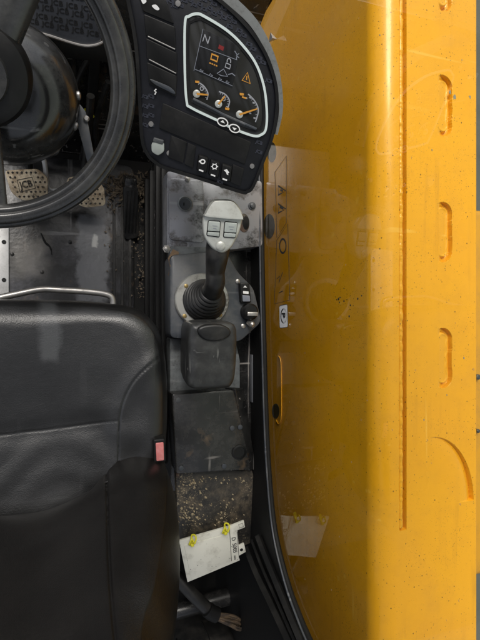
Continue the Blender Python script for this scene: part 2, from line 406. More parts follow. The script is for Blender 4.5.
# floor mat with worn patches and a painted window reflection
fm = MB()
mo = rounded([(-.62, -.75), (.185, -.75), (.185, .44), (-.62, .44)], .03)
fm.prism([V((x, y, -.003)) for x, y in mo], [V((x, y, .008)) for x, y in mo], .003)
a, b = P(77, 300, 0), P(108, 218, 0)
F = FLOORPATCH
F.mix(F.rect(a.x, b.x, a.y, b.y, .006, .05), lin(150, 152, 156), .45)  # long pale patch: window reflection painted into the mat colour
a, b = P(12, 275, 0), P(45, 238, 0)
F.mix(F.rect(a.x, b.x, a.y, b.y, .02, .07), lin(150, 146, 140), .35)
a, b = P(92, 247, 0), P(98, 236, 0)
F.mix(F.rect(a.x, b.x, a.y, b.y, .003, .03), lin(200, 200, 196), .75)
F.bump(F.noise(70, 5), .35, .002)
mat_o = fm.build('floor_mat', M['floor']); tag(mat_o, 'worn black rubber floor mat with grey scuffed patches and a painted window reflection under the pedals', 'floor mat')
rb = MB()
for k in range(3):
    x = .125 + k * .022
    rb.prism([V((x, -.7, .008)), V((x + .008, -.7, .008)), V((x + .008, .36, .008)), V((x, .36, .008))],
             [V((x + .001, -.7, .013)), V((x + .007, -.7, .013)), V((x + .007, .36, .013)), V((x + .001, .36, .013))])
for px, py in ((70, 242), (42, 272), (12, 254), (140, 276), (152, 250)):
    p = P(px, py, .008); rb.lathe(p, (0, 0, 1), [(.005, 0), (.005, .002), (.003, .003)], 12)
rb.build('ribs', M['rubber'], mat_o)
cu = MB(); cu.tube([P(x, y, .01) for x, y in cr2([(41, 233), (45, 242), (50, 247), (52, 255)], 4)], [.001, .002, .002, .003, .003, .003, .003, .002, .002, .002, .001, .001, .001], 6)
cu.build('tear', M['dark'], mat_o)

st = thing('sill_plate', 'pale perforated aluminium strip at the left edge of the floor mat', 'floor strip', P(0, 280, .008))
s_ = MB(); s_.slab(ZP(.010), rounded([(-30, 226), (9, 226), (9, 345), (-30, 345)], 3), 0, .004, .001); s_.build('strip', M['alu'], st)
for y in (242, 280, 318):
    h = MB(); h.lathe(P(4, y, .0144), (0, 0, 1), [(.0055, 0), (.0055, .0006)], 16); h.build('bolt_hole', M['dark'], st)

bk = thing('front_bulkhead', 'dark dirty sheet metal footwell wall behind the pedals', 'bulkhead', (-.2, .5, 0))
BP = Plane((0, .46, 0), (0, -.93, .36))
q = MB(); q.box(BP.at(-.245, .28, -.012), (.64, .30, .012), (BP.r, BP.u, BP.n), .004)
q.build('panel', M['blackmetal'], bk)
q = MB()
for a0, b0, c0, d0 in ((-.02, .10, .0, .30), (.06, .06, .0, .36), (.10, .30, .02, .3)):
    q.box(BP.at(a0, (b0 + d0) / 2 + .02, .012), (.012, (d0 - b0) / 2 + .02, .012), (BP.r, BP.u, BP.n), .003)
q.build('bracket', M['plastic'], bk)
for k, (pts, r_) in enumerate((([(-.03, .05), (.02, .12), (.03, .22), (.01, .34)], .008), ([(.04, .02), (.05, .15), (.02, .25), (.05, .36)], .006), ([(.09, .04), (.07, .16), (.09, .3)], .007), ([(-.12, .06), (-.05, .1), (.0, .2), (.0, .33)], .006))):
    q = MB(); q.tube([BP.at(x, y, .03 + .005 * k) for x, y in cr2(pts, 6)], r_, 10); q.build('cable', M['rubber'], bk)
q = MB()
rnd = random.Random(3)
for k in range(5):
    a = BP.at(.0 + rnd.random() * .06, .12 + rnd.random() * .12, .045); q.tube([a, a + V((.008 + .012 * rnd.random(), .01, .012))], .0028, 6)
q.build('connector', M['yellowplastic'], bk)

# dirt heap round the accelerator (litter)
dl = thing('dirt_pile', 'brown dirt and dry litter gathered round the accelerator pedal', 'dirt', P(130, 195, .01), kind='stuff')
q = MB(); rnd = random.Random(8)
for k in range(520):
    px = rnd.gauss(128, 13); py = rnd.gauss(187, 9)
    if not (102 < px < 153 and 172 < py < 222): continue
    c = P(px, py, .012 + rnd.random() * .01); l = .002 + rnd.random() * .008; an = rnd.random() * 6.3
    d = V((math.cos(an), math.sin(an), (rnd.random() - .5) * .8)) * l; e = V((-d.y, d.x, 0)) * .35
    vs = [q.bm.verts.new(c + v) for v in (-d, e, d + V((0, 0, .002)), -e)]; q.bm.faces.new(vs)
for k in range(420):
    py = 178 + rnd.random() * 120; px = 143 + rnd.gauss(0, 5) if rnd.random() < .6 else 104 + rnd.random() * 44
    if px > 152 or (px < 130 and rnd.random() < .6): continue
    c = P(px, py, .0125); l = .001 + rnd.random() ** 2 * .004; an = rnd.random() * 6.3
    d = V((math.cos(an), math.sin(an), (rnd.random() - .5) * .5)) * l; e = V((-d.y, d.x, 0)) * .6
    vs = [q.bm.verts.new(c + v) for v in (-d, e, d + V((0, 0, .001)), -e)]; q.bm.faces.new(vs)
q.build('litter', M['dirt'], dl, None)

# ------------------------------------------------------------------ pedals
def pedal(label, pts, z, tilt, writing):
    c = P(sum(p[0] for p in pts) / len(pts), sum(p[1] for p in pts) / len(pts), z)
    t = thing('foot_pedal', label, 'pedal', (c.x, c.y, 0), 'brake pedals')
    pl = Plane(c, (0, -math.sin(tilt), math.cos(tilt)))
    q = MB(); q.slab(pl, rounded(pts, 5), -.008, 0, .0025); q.build('pad', M['pedal'], t)
    q = MB(); xs = [p[0] for p in pts]; ys = [p[1] for p in pts]
    for i in range(9):
        for j in range(6):
            x = min(xs) + 4 + i * 4.6 + (j % 2) * 2.3; y = min(ys) + 3.5 + j * 4.8
            if inside((x, y), pts) and inside((x + 2.5, y), pts) and inside((x - 2.5, y), pts) and inside((x, y + 2.5), pts) and not (writing and abs(x - 26) < 9.5 and abs(y - 184) < 7.5):
                q.lathe(pl.on(x, y, -.0005), pl.n, [(.0028, 0), (.0026, .0012), (.0014, .0022)], 10)
    q.build('grip_stud', M['rust'], t)
    if writing:
        q = MB(); put_text(q, 'JCB', pl, (21.0, 188.4), (35, 185.8), 6.8, .0012, squeeze=.82, bold=.02)
        q.band([pl.on(x, y, .0004) for x, y in ((17, 180), (32, 177), (35.5, 188), (20, 192))], pl.n, .0016, 0, .0006)
        q.build('emblem', M['rust'], t)
    a = pl.at(0, .01, -.008)
    q = MB(); q.tube(cr([a, a + V((.0, .03, -.03)), V((a.x + .004, a.y + .10, a.z + .06)), V((a.x + .006, .5, .28))], 6), .009, 10); q.build('arm', M['rubber'], t)
    return t
pedal('wide tan metal brake pedal marked with square lettering, inside the steering wheel', [(4, 171), (38, 169), (48, 178), (48, 199), (22, 201), (11, 193)], .10, R(28), True)
pedal('tan studded brake pedal half hidden under the steering wheel rim', [(67, 178), (82, 176), (104, 186), (106, 206), (84, 208), (66, 197)], .10, R(28), False)
t = thing('accelerator_pedal', 'long narrow black ribbed accelerator pedal on the floor', 'pedal', P(131, 210, .01))
apl = Plane(P(131, 212, .05), (0, -.42, .9))
q = MB(); q.slab(apl, rounded([(123, 186), (138, 186), (139, 238), (125, 240)], 4), -.010, 0, .003); q.build('pad', M['rubber'], t)
q = MB()
for k in range(4): q.box(apl.on(126.2 + k * 3.4, 212, .001), (.0022, .058, .0018), (apl.r, apl.u, apl.n), .0008)
q.build('rib', M['plastic'], t)
q = MB(); q.box(apl.on(131, 184, -.03), (.016, .014, .03), (apl.r, apl.u, apl.n), .003); q.build('hinge', M['blackmetal'], t)
# white brake rod
t = thing('brake_rod', 'thin pale steel rod between the two brake pedals', 'rod', P(48, 190, .05))
q = MB(); q.tube(cr([P(42, 152, .12), P(45, 165, .11), P(49, 188, .08), P(66, 190, .08)], 6), .006, 10); q.build('rod', M['alu'], t)

# ------------------------------------------------------------------ seat
SX = -.07
sz = .445
rt = [(70, 300), (110, 303), (136, 308), (153, 320), (163, 340), (168, 375), (168.5, 415), (166, 455), (158, 500), (130, 530)]
rw = [(P(x, y, sz).x, P(x, y, sz).y) for x, y in rt]
ol = cr2(rw + [(2 * SX - x, y) for x, y in rw[::-1]], 18, True)
ol = [(x - SX, y - (-.16)) for x, y in ol]
sp = Plane((SX, -.16, sz - .02), (0, 0, 1))
def seam(pts, z): return [(P(x, y, z).x - SX, P(x, y, z).y + .16) for x, y in pts]
s1 = seam(cr2([(170, 350), (152, 361), (135, 377), (124, 397), (119, 420), (118, 450), (117, 500)], 5), sz + .02)
s1m = [(-x, y) for x, y in s1]
s2 = seam(cr2([(118.5, 421), (60, 430), (0, 437.5), (-60, 445)], 5), sz + .03)
s2 = s2[:2] + [p for p in s2[2:] if p[0] > s1m[-8][0]]
def stitch(d, wd=.0028): return np.exp(-(d / wd) ** 2)
def cush(x, y):
    d1 = np.minimum(seg_dist(x, y, s1), seg_dist(x, y, s1m)); d2 = seg_dist(x, y, s2)
    h = -.0022 * stitch(d1, .0016) - .0014 * stitch(d2, .0014) - .003 * np.exp(-(d2 / .02) ** 2) + .004 * np.exp(-(d1 / .018) ** 2)
    h = h + .014 * np.clip((np.abs(x) - .13) / .1, 0, 1) ** 1.5
    h = h - .016 * np.exp(-((x / .15) ** 2 + ((y + .03) / .14) ** 2))
    h = h - .0022 * np.sin(x * 38 + y * 55) * np.exp(-((np.abs(x) - .17) / .06) ** 2) * np.exp(-((y + .08) / .1) ** 2) + .0007 * np.sin(x * 21 - y * 90 + 3 * np.sin(x * 30)) * np.exp(-((y + .12) / .06) ** 2)
    return h
seat = thing('driver_seat', 'black vinyl driver seat with stitched seams, worn shine and a painted window reflection', 'seat', (SX, -.2, 0))
V_ = M['vinyl']
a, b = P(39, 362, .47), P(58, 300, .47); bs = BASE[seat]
V_.mix(V_.rect(a.x - bs.x, b.x - bs.x, a.y - bs.y, b.y - bs.y, .006, .03), lin(120, 122, 124), .26)  # reflected window light painted on the cushion as a pale patch
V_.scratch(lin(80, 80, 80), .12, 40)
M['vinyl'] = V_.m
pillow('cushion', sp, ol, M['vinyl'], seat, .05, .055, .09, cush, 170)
q = MB(); q.box((SX, -.17, .28), (.2, .17, .06), bev=.01); q.build('seat_base', M['plastic'], seat)
q = MB(); q.box((SX, -.17, .12), (.16, .15, .1), bev=.01); q.build('suspension', M['rubber'], seat)
bp = Plane((SX, -.372, .47), (0, .945, .33), (1, 0, 0))     # backrest face, u = up
bp.u = bp.n.cross(bp.r)
if bp.u.z < 0: bp.u = -bp.u
bt = [(150, 474), (165, 481), (175, 503), (179.5, 540), (179, 590), (173, 640), (160, 690)]
bw = [bp.uv(bp.on(x, y, 0)) for x, y in bt]
bw = [(max(-.02, x), y) for x, y in bw]
top = bw[-1]
rs_ = [(bw[0][0] - .05, -.03)] + bw + [(top[0] - .03, top[1] + .12), (top[0] - .09, top[1] + .17)]
bo = cr2(rs_ + [(-x, y) for x, y in rs_[::-1]], 16, True)
bs1 = [bp.uv(bp.on(x, y, .035)) for x, y in cr2([(107, 488), (105, 515), (106, 560), (109, 640), (116, 720)], 5)]
def sst(x, a, b): t = np.clip((x - a) / (b - a), 0, 1); return t * t * (3 - 2 * t)
def bck(x, y):
    d = np.minimum(seg_dist(x, y, bs1), seg_dist(x, y, [(-a, b) for a, b in bs1]))
    return .010 * np.exp(-((y - .05) / .05) ** 2) - .004 * stitch(d, .0025) + .005 * np.exp(-(d / .02) ** 2) + .055 * sst(np.abs(x), .02, .21) - .0015 * np.sin(y * 45 + x * 20) * np.exp(-((y - .05) / .06) ** 2)
pillow('backrest', bp, bo, M['backvinyl'], seat, .055, .10, .07, bck, 160)
q = MB(); q.tube([P(x, y, z) for x, y, z in ((136, 488, .49), (141, 474, .495), (147, 464, .49), (144, 478, .485))], .003, 8); q.build('recline_lever', M['plastic'], seat)
# seat slide bar
t = thing('seat_slide_bar', 'bent steel seat adjustment bar in front of the seat cushion', 'lever', P(40, 290, .38))
q = MB(); q.tube([P(x, y, .39) for x, y in cr2([(-60, 303), (-10, 299), (10, 295.5), (40, 289.5), (60, 290), (90, 292), (108, 295), (113, 301), (112, 315)], 6)], .0065, 12); q.build('bar', M['bare'], t)
# buckle
t = thing('seatbelt_buckle', 'black seat belt buckle with faded red button beside the cushion', 'buckle', P(159, 452, .46))
bkp = Plane(P(159, 452, .50), (-.1, -.1, .98))
q = MB(); q.slab(bkp, rounded([(153, 440), (165, 438.5), (166, 462), (154, 464)], 2.5), -.03, 0, .003); q.build('housing', M['plastic'], t)
q = MB(); q.slab(bkp, rounded([(155.5, 443), (163.5, 442), (164, 460), (156.5, 461)], 1.2), -.002, .0018, .0012); q.build('button', M['buckle'], t)
q = MB(); q.tube([P(160, 462, .48), P(161, 475, .44), P(160, 490, .38), P(158, 500, .3)], .009, 8, sq=(V((1, 0, 0)), .5)); q.build('strap', M['rubber'], t)

# ------------------------------------------------------------------ steering wheel and column
WC = V((-.108, .307, .722)); WN = V((0, -.5, .866)); WR = .2
wp = Plane(WC, WN)
t = thing('steering_wheel', 'large black steering wheel with thick grooved rim', 'steering wheel', WC)
NR, NS = 220, 56
rings = []
rm = .017
q = MB()
for i in range(NR):
    a = i * 2 * math.pi / NR; ring = []
    for k in range(NS):
        b = k * 2 * math.pi / NS
        rr = rm * (1 - .20 * math.exp(-((b - 2.25) / .17) ** 2) - .16 * math.exp(-((b - 1.0) / .15) ** 2))
        rr *= 1 + .03 * math.sin(a * 40) * math.exp(-((b - 4.7) / .8) ** 2)
        rad = WR - rm + rr * math.cos(b)
        ring.append(q.bm.verts.new(wp.at(rad * math.cos(a), rad * math.sin(a), rr * math.sin(b) * 1.05)))
    rings.append(ring)
for i in range(NR):
    A, B = rings[i], rings[(i + 1) % NR]
    for k in range(NS): q.bm.faces.new((A[k], B[k], B[(k + 1) % NS], A[(k + 1) % NS]))
q.build('rim', M['rim'], t, 60)
for an, wd in ((R(62), .024), (R(-84), .014), (R(180), .024)):
    q = MB(); pts = []; rs = []
    for k in range(9):
        f = k / 8; r_ = .045 + f * (WR - .055); pts.append(wp.at(r_ * math.cos(an), r_ * math.sin(an), -.03 + .03 * f ** 1.5)); rs.append(wd * (1.25 - .45 * f))
    q.tube(pts, rs, 16, sq=(WN, .55)); q.build('spoke', M['rim'], t)
q = MB(); q.lathe(wp.at(0, 0, -.07), WN, [(.058, 0), (.066, .01), (.067, .05), (.062, .06), (.05, .066), (.02, .069)], 48); q.build('hub', M['plastic'], t)
q = MB(); q.lathe(wp.at(0, 0, -.002), WN, [(.04, 0), (.038, .004), (.02, .006)], 40); q.build('horn_button', M['rim'], t)
t = thing('steering_column', 'scuffed glossy black steering column shroud below the wheel hub', 'steering column', wp.at(0, 0, -.4))
SHC = wp.at(.022, -.038, -.36)
q = MB(); q.lathe(SHC, WN, [(.065, 0), (.075, .06), (.096, .12), (.106, .165), (.107, .20), (.103, .225), (.088, .255), (.07, .270), (.05, .28)], 64)
q.build('shroud', M['shroud'], t)
q = MB(); pts = []
for k in range(60):
    a = k * 2 * math.pi / 60; pts.append(SHC + (wp.r * math.cos(a) + wp.u * math.sin(a)) * .1072 + WN * .183)
q.tube(pts, .0016, 6, True); q.build('seam', M['dark'], t)
def sc_pt(ang, h, r_): return SHC + (wp.r * math.cos(ang) + wp.u * math.sin(ang)) * r_ + WN * h
for an in (R(8), R(-18)):
    q = MB(); q.lathe(sc_pt(an, .20, .101), (sc_pt(an, .2, .2) - sc_pt(an, .2, .1)), [(.007, 0), (.007, .008), (.004, .010)], 16); q.build('screw', M['bare'], t)
q = MB(); q.lathe(wp.at(0, 0, -.62), WN, [(.05, 0), (.05, .27)], 24); q.build('shaft', M['rubber'], t)
lv = thing('column_lever', 'flat grey tilt lever on the right of the steering column', 'lever', P(77, 112, .52))
lp = Plane(P(80, 125, .53), (-.1, -.2, .97))
q = MB(); q.slab(lp, rounded([(63, 106), (80, 104), (86, 112), (96, 166), (90, 172), (77, 124), (62, 117)], 2), -.006, 0, .002); q.build('arm', M['console'], lv)
for x, y in ((75.5, 109), (86.5, 119)):
    q = MB(); q.lathe(lp.on(x, y), lp.n, [(.005, 0), (.005, .004), (.003, .006)], 12); q.build('screw', M['bare'], lv)

# lower facia under the wheel with raised lettering
lf = thing('lower_facia', 'black facia panel with raised repeated lettering behind the steering wheel', 'panel', P(65, 20, .4))
fp = Plane(P(65, 25, .50), (0, -.55, .83))
q = MB(); q.slab(fp, rounded([(-30, -60), (118, -70), (122, -20), (100, 46), (84, 47), (30, 35), (-30, 10)], 6), -.02, 0, .004); q.build('panel', M['facia'], lf)
q = MB(); fpoly = [(24, -40), (110, -40), (110, 0), (105, 42), (80, 41), (38, 33), (24, 20)]
for j in range(-6, 9):
    for i in range(-4, 10):
        ox, oy = 36 + i * 15.0 + (j % 2) * 6, 1 + j * 8.2 + i * 3.0
        if inside((ox + 1, oy), fpoly) and inside((ox + 11, oy + 1), fpoly): put_text(q, 'JCB', fp, (ox, oy), (ox + 15, oy + 3), 4.6, .0002, squeeze=1.2, extrude=.0006, bold=.012)
q.build('lettering', M['dark'], lf, 20)
q = MB(); q.tube([fp.on(x, y, .002) for x, y in cr2([(36, 32.5), (50, 36), (70, 42.5), (85, 46), (96, 45), (103, 42)], 5)], .0026, 8); q.build('trim', M['bare'], lf)
q = MB(); q.slab(Plane(P(65, 60, .42), (0, -.8, .6)), rounded([(-30, 20), (118, 46), (118, 64), (60, 58), (-30, 50)], 3), -.03, 0, .004); q.build('skirt', M['plastic'], lf)
# trim below column
q = MB(); pl_ = Plane(P(30, 150, .25), (0, -.5, .86)); q.slab(pl_, rounded([(-20, 140), (62, 132), (60, 154), (50, 158), (-20, 156)], 4), -.02, 0, .004)
q.build('lower_cover', M['shroud'], lf)

# ------------------------------------------------------------------ dashboard
dp = Plane(P(205, 100, .66), (-.2, -.45, .87))
kd = (dp.on(210, 100) - dp.on(205, 100)).length / 5          # metres per picture pixel on the face
D = thing('dashboard', 'black dashboard pod with display, gauges and raised lettering', 'dashboard', P(205, 150, .4))
dface = cr2([(120, -30), (128, 0), (136, 45), (139.5, 95), (142, 138), (147, 153), (154, 161), (166, 168), (205, 180), (240, 191.5), (247, 191.5), (253, 186), (263, 161), (271, 140), (276, 115), (276, 88), (268, 60), (255, 37), (238, 17), (215, -3), (190, -20), (150, -40)], 5, True)
q = MB(); q.slab(dp, dface, -.085, 0, .004); q.build('pod', M['dash'], D)
q = MB(); q.band([dp.on(x, y, 0) for x, y in dface], dp.n, 3.2 * kd, -.03, .0035); q.build('lip', M['plastic'], D)
tp = cr2([(203, -25), (220, -9), (236, 4), (253, 21), (266, 42), (275.5, 66), (280.5, 90), (281.5, 112), (277, 135)], 6)
wds = [(9.5 - 6.8 * (i / (len(tp) - 1)) ** 1.6) * kd for i in range(len(tp))]
q = MB(); q.band([dp.on(x, y, 0) for x, y in tp], dp.n, wds, -.03, -.006, False); q.build('trim', M['trim'], D)
# raised lettering
q = MB()
fr = [(185, 23), (189, 16.5), (197, 14), (205, 17), (226, 30), (242, 45), (255.7, 64), (263.7, 87), (266.5, 112), (265.5, 129), (261, 134.5), (253, 135.6), (233, 128.4), (218, 120.6), (191.5, 107.8), (186.6, 101), (184.8, 69)]
frs = cr2(fr, 6, True)
big = [(227 + (x - 227) * 1.05, 78 + (y - 78) * 1.05) for x, y in frs]
sw = [(138, -5), (182, 14), (180, 95), (178, 100), (146, 88)]
blank = [(158, 100), (254, 141), (246, 186), (150, 160), (156, 128)]
for j in range(-10, 44):
    for i in range(-4, 18):
        ox, oy = 138 + i * 9.8 + (j % 2) * 4, -30 + j * 4.7 + i * 4.2
        pts = [(ox, oy), (ox + 8, oy + 3.4), (ox + 5, oy - 2)]
        if all(inside(p, dface) and not inside(p, big) and not inside(p, sw) and not inside(p, blank) for p in pts) and inside((ox + 9.5, oy + 2), dface) and inside((ox - 1, oy), dface):
            put_text(q, 'JCB', dp, (ox, oy), (ox + 10, oy + 4.3), 3.0, .0002, extrude=.0006, bold=.03)
q.build('lettering', M['emboss'], D, 20)
# instrument cluster
q = MB(); q.slab(dp, frs, -.002, .0012, .0006); cl = q.build('instrument_cluster', M['panel'], D)
q = MB(); q.band([dp.on(x, y) for x, y in frs], dp.n, 2.35 * kd, .0005, .0038); q.build('frame', M['frame'], cl)
cx_, cy_ = 227, 78
q = MB(); q.band([dp.on(cx_ + (x - cx_) * .915, cy_ + (y - cy_) * .915) for x, y in frs], dp.n, 2.0 * kd, .0008, .0024); q.build('bezel', M['plastic'], cl)
q = MB(); q.tube([dp.on(x, y, .003) for x, y in ((193, 99), (205, 105), (222, 114), (240, 122), (256, 129))], .0024, 8); q.build('lower_ledge', M['console'], cl)
q = MB(); q.slab(dp, [(203, 29), (241, 47), (232, 88), (193.5, 70)], .001, .0019, .0003); scn = q.build('display', M['screen'], cl)
q = MB()
for a, b in (((199.5, 46), (237, 60)), ((194.5, 69), (232.5, 86)), ((193.8, 71), (203, 29))):
    A, B = dp.on(*a, .0022), dp.on(*b, .0022); q.band([A, B], dp.n, .5 * kd, 0, .0002, False)
q.build('divider', M['greyink'], scn)
q = MB(); put_text(q, 'N', dp, (201.5, 41), (209, 44.5), 7, .0021); q.build('gear_letter', M['dimwhite'], scn)
q = MB(); q.slab(dp, [(219, 44.5), (224, 47), (223, 51), (218, 48.5)], .0021, .0023); q.build('red_symbol', M['red'], scn)
def oring(mb, c, rx, ry, wpx, n=16, off=.0022, a0=0, a1=2 * math.pi):
    full = a1 - a0 > 6.2
    pts = [dp.on(c[0] + rx * math.cos(a0 + (a1 - a0) * k / n), c[1] + ry * math.sin(a0 + (a1 - a0) * k / n), off) for k in range(n if full else n + 1)]
    mb.band(pts, dp.n, wpx * kd, 0, .0003, full)
q = MB(); q.band([dp.on(x, y, .0022) for x, y in ((211.8, 54), (218, 56.6), (216.8, 61.6), (210.7, 59))], dp.n, 1.6 * kd, 0, .0003)
for k in range(4): q.slab(dp, [(209.5 + k * 2.1, 62.2 + k * .9), (211 + k * 2.1, 62.8 + k * .9), (210.7 + k * 2.1, 64 + k * .9), (209.2 + k * 2.1, 63.4 + k * .9)], .0022, .0024)
q.build('orange_symbol', M['orange'], scn)
q = MB(); q.band([dp.on(x, y, .0022) for x, y in ((226, 63), (230.5, 65), (229.5, 69), (225, 67))], dp.n, 1.1 * kd, 0, .0003); oring(q, (228.8, 61.3), 1.8, 2.8, .9, 10, a0=math.pi * .9, a1=math.pi * 2.2)
q.build('padlock_symbol', M['dimwhite'], scn)
q = MB(); q.band([dp.on(x, y, .0022) for x, y in ((217, 73.5), (223.5, 69), (227.5, 76.5), (221, 75.6))], dp.n, .9 * kd, 0, .0003)
q.band([dp.on(x, y, .0022) for x, y in ((228, 74.5), (232, 73.5), (235, 76))], dp.n, .9 * kd, 0, .0003, False)
q.band([dp.on(x, y, .0022) for x, y in ((234.5, 51), (237, 55), (236, 60))], dp.n, .8 * kd, 0, .0003, False); q.band([dp.on(x, y, .0022) for x, y in ((239, 53.5), (236.3, 55.5), (239, 58))], dp.n, .8 * kd, 0, .0003, False)
q.build('boom_symbol', M['greyink'], scn)
q = MB()
for c in ((201.5, 70.5), (211, 75), (220, 79), (227.5, 82)):
    oring(q, c, 1.6, 1.3, .6, 8, a0=0, a1=4.6); q.slab(dp, [(c[0] - .6, c[1] - .5), (c[0] + .8, c[1] - .2), (c[0] + .4, c[1] + .6)], .0022, .0024)
q.build('icon_row', M['greyink'], scn)
q = MB(); q.band([dp.on(x, y, .0018) for x, y in ((247.3, 72.5), (242, 80.3), (250, 83.6))], dp.n, 1.1 * kd, 0, .0003)
q.band([dp.on(246.8, 76, .0018), dp.on(246.3, 80, .0018)], dp.n, 1.0 * kd, 0, .0003, False); q.build('warning_triangle', M['orange'], cl)
for hub, tip, arc, blob, lab in (
    ((196.6, 93.8), (208, 94.8), [(197, 81.6), (203.6, 86), (207.8, 93), (206.8, 99.8)], (197, 81.6), None),
    ((218.4, 104), (224.8, 96), [(218.8, 91.5), (225.3, 94.5), (229.4, 101), (227.2, 109)], (227, 108.5), None),
    ((239.4, 114.4), (257.2, 108.6), [(248, 94), (255, 101.5), (258.2, 110.6), (255.3, 122)], (241.5, 94), None)):
    q = MB(); ap = [dp.on(x, y, .0016) for x, y in cr2(arc, 6)]; q.band(ap, dp.n, 1.2 * kd, 0, .0003, False)
    for k in range(2, len(arc)):
        pass
    if hub[0] > 230:
        for x, y in ((250.5, 97.5), (253.5, 102.6), (254.5, 118), (250, 113), (246, 98)): q.slab(dp, [(x - 1.2, y - 1), (x + 1, y - .6), (x + 1.2, y + 1), (x - 1, y + .8)], .0016, .0019)
    else:
        x, y = hub[0] + 5.2, hub[1] - 5.2; oring(q, (x, y), 1.6, 2, .9, 8, .0016)
    aa = cr2(arc, 3)
    for x, y in aa[1:-1]:
        dx, dy = hub[0] - x, hub[1] - y; L_ = math.hypot(dx, dy); q.band([dp.on(x + dx / L_ * .7, y + dy / L_ * .7, .0016), dp.on(x + dx / L_ * 2.2, y + dy / L_ * 2.2, .0016)], dp.n, .5 * kd, 0, .0003, False)
    ga = q.build('gauge', M['dimwhite'], cl)
    q = MB(); b = blob; q.slab(dp, rounded([(b[0] - 2, b[1] - 1.2), (b[0] + 2.4, b[1] - .6), (b[0] + 2, b[1] + 1.6), (b[0] - 1.8, b[1] + 1.2)], .6), .0017, .0023)
    if hub[0] > 230: q.slab(dp, [(242, 96), (246.5, 97.6), (246, 99), (241.6, 97.6)], .0017, .0022)
    q.build('gauge_mark', M['orange'], ga)
    q = MB(); A, B = dp.on(*hub, .003), dp.on(*tip, .003); q.band([A, B], dp.n, [1.9 * kd, 1.2 * kd], 0, .0006, False); q.build('needle', M['orange'], ga)
    q = MB(); q.lathe(dp.on(*hub, .0012), dp.n, [(3.7 * kd, 0), (3.6 * kd, .0016), (3.0 * kd, .0022), (1.2 * kd, .0022), (.8 * kd, .0017)], 20); q.build('needle_cap', M['jsilver'], ga)
for k, c in enumerate(((222.4, 121.8), (234.2, 128.2))):
    o_ = [(c[0] + 5.3 * math.cos(a) * .94 - 3.6 * math.sin(a) * .3, c[1] + 5.3 * math.cos(a) * .36 + 3.6 * math.sin(a)) for a in [i * 2 * math.pi / 20 for i in range(20)]]
    q = MB(); q.slab(dp, o_, .001, .0045, .0008); bt_ = q.build('cluster_button', M['plastic'], cl)
    q = MB(); q.band([dp.on(x, y) for x, y in o_], dp.n, 1.1 * kd, .003, .0052); q.build('outline', M['white'], bt_)
    q = MB(); s_ = 1 if k == 0 else -1
    q.slab(dp, [(c[0] - 2.2, c[1] + .6 * s_ - .8), (c[0] + .3 * s_, c[1] - 2.0 * s_), (c[0] + 2.2, c[1] + .6 * s_ + .8)], .0045, .0052); q.build('arrow', M['white'], bt_)
# radio blank and panels under it
q = MB(); q.slab(dp, rounded([(163, 103), (251, 142), (244.5, 164), (159, 128)], 1.5), -.001, .0022, .001); q.build('radio_blank', M['plastic'], D)
for pts in ([(171, 135), (187, 142), (183, 163), (168, 157)], [(188, 142.5), (196, 146), (193, 168), (184.5, 164)], [(233, 164), (244, 168.5), (240, 186), (230, 182)]):
    q = MB(); q.slab(dp, rounded(pts, 1), -.001, .0026, .001); q.build('switch_blank', M['plastic'], D)
for k, c in enumerate(((202.5, 163.5), (214.3, 168.2), (226, 172.4))):
    o_ = [(c[0] - 4.2, c[1] - 10), (c[0] + 6.4, c[1] - 6.5), (c[0] + 4.2, c[1] + 10), (c[0] - 6.4, c[1] + 6.5)]
    q = MB(); q.slab(dp, rounded(o_, 2), -.001, .007, .0018, taper=.12); r_ = q.build('rocker_switch', M['plastic'], D)
    q = MB()
    if k == 0: oring(q, (c[0], c[1] - 2.6), 2.2, 2, 1.3, 12, .0072); q.slab(dp, [(c[0] - 3.6, c[1] - 4), (c[0] - 2.4, c[1] - 3.6), (c[0] - 2.8, c[1] - 1.8), (c[0] - 4, c[1] - 2.2)], .0072, .0076)
    elif k == 1:
        oring(q, (c[0], c[1] - 2.4), 2.2, 2.2, 1.0, 12, .0072)
        for i in range(6): a = i * math.pi / 3; q.band([dp.on(c[0] + 2.4 * math.cos(a), c[1] - 2.4 + 2.4 * math.sin(a), .0072), dp.on(c[0] + 3.5 * math.cos(a), c[1] - 2.4 + 3.5 * math.sin(a), .0072)], dp.n, .8 * kd, 0, .0003, False)
    else: q.slab(dp, [(c[0] - 2.6, c[1] - 3), (c[0] + .5, c[1] - 4), (c[0] + 3, c[1] - .5), (c[0] + 1.6, c[1] + .2), (c[0] + 2, c[1] + 2), (c[0] + .4, c[1] + 1.2), (c[0] - .4, c[1] - 1)], .0072, .0076)
    q.slab(dp, [(c[0] - 3.6, c[1] + 4.8), (c[0] + .8, c[1] + 6.4), (c[0] + .5, c[1] + 7.8), (c[0] - 3.9, c[1] + 6.2)], .0072, .0076)
    q.build('symbol', M['white'], r_)
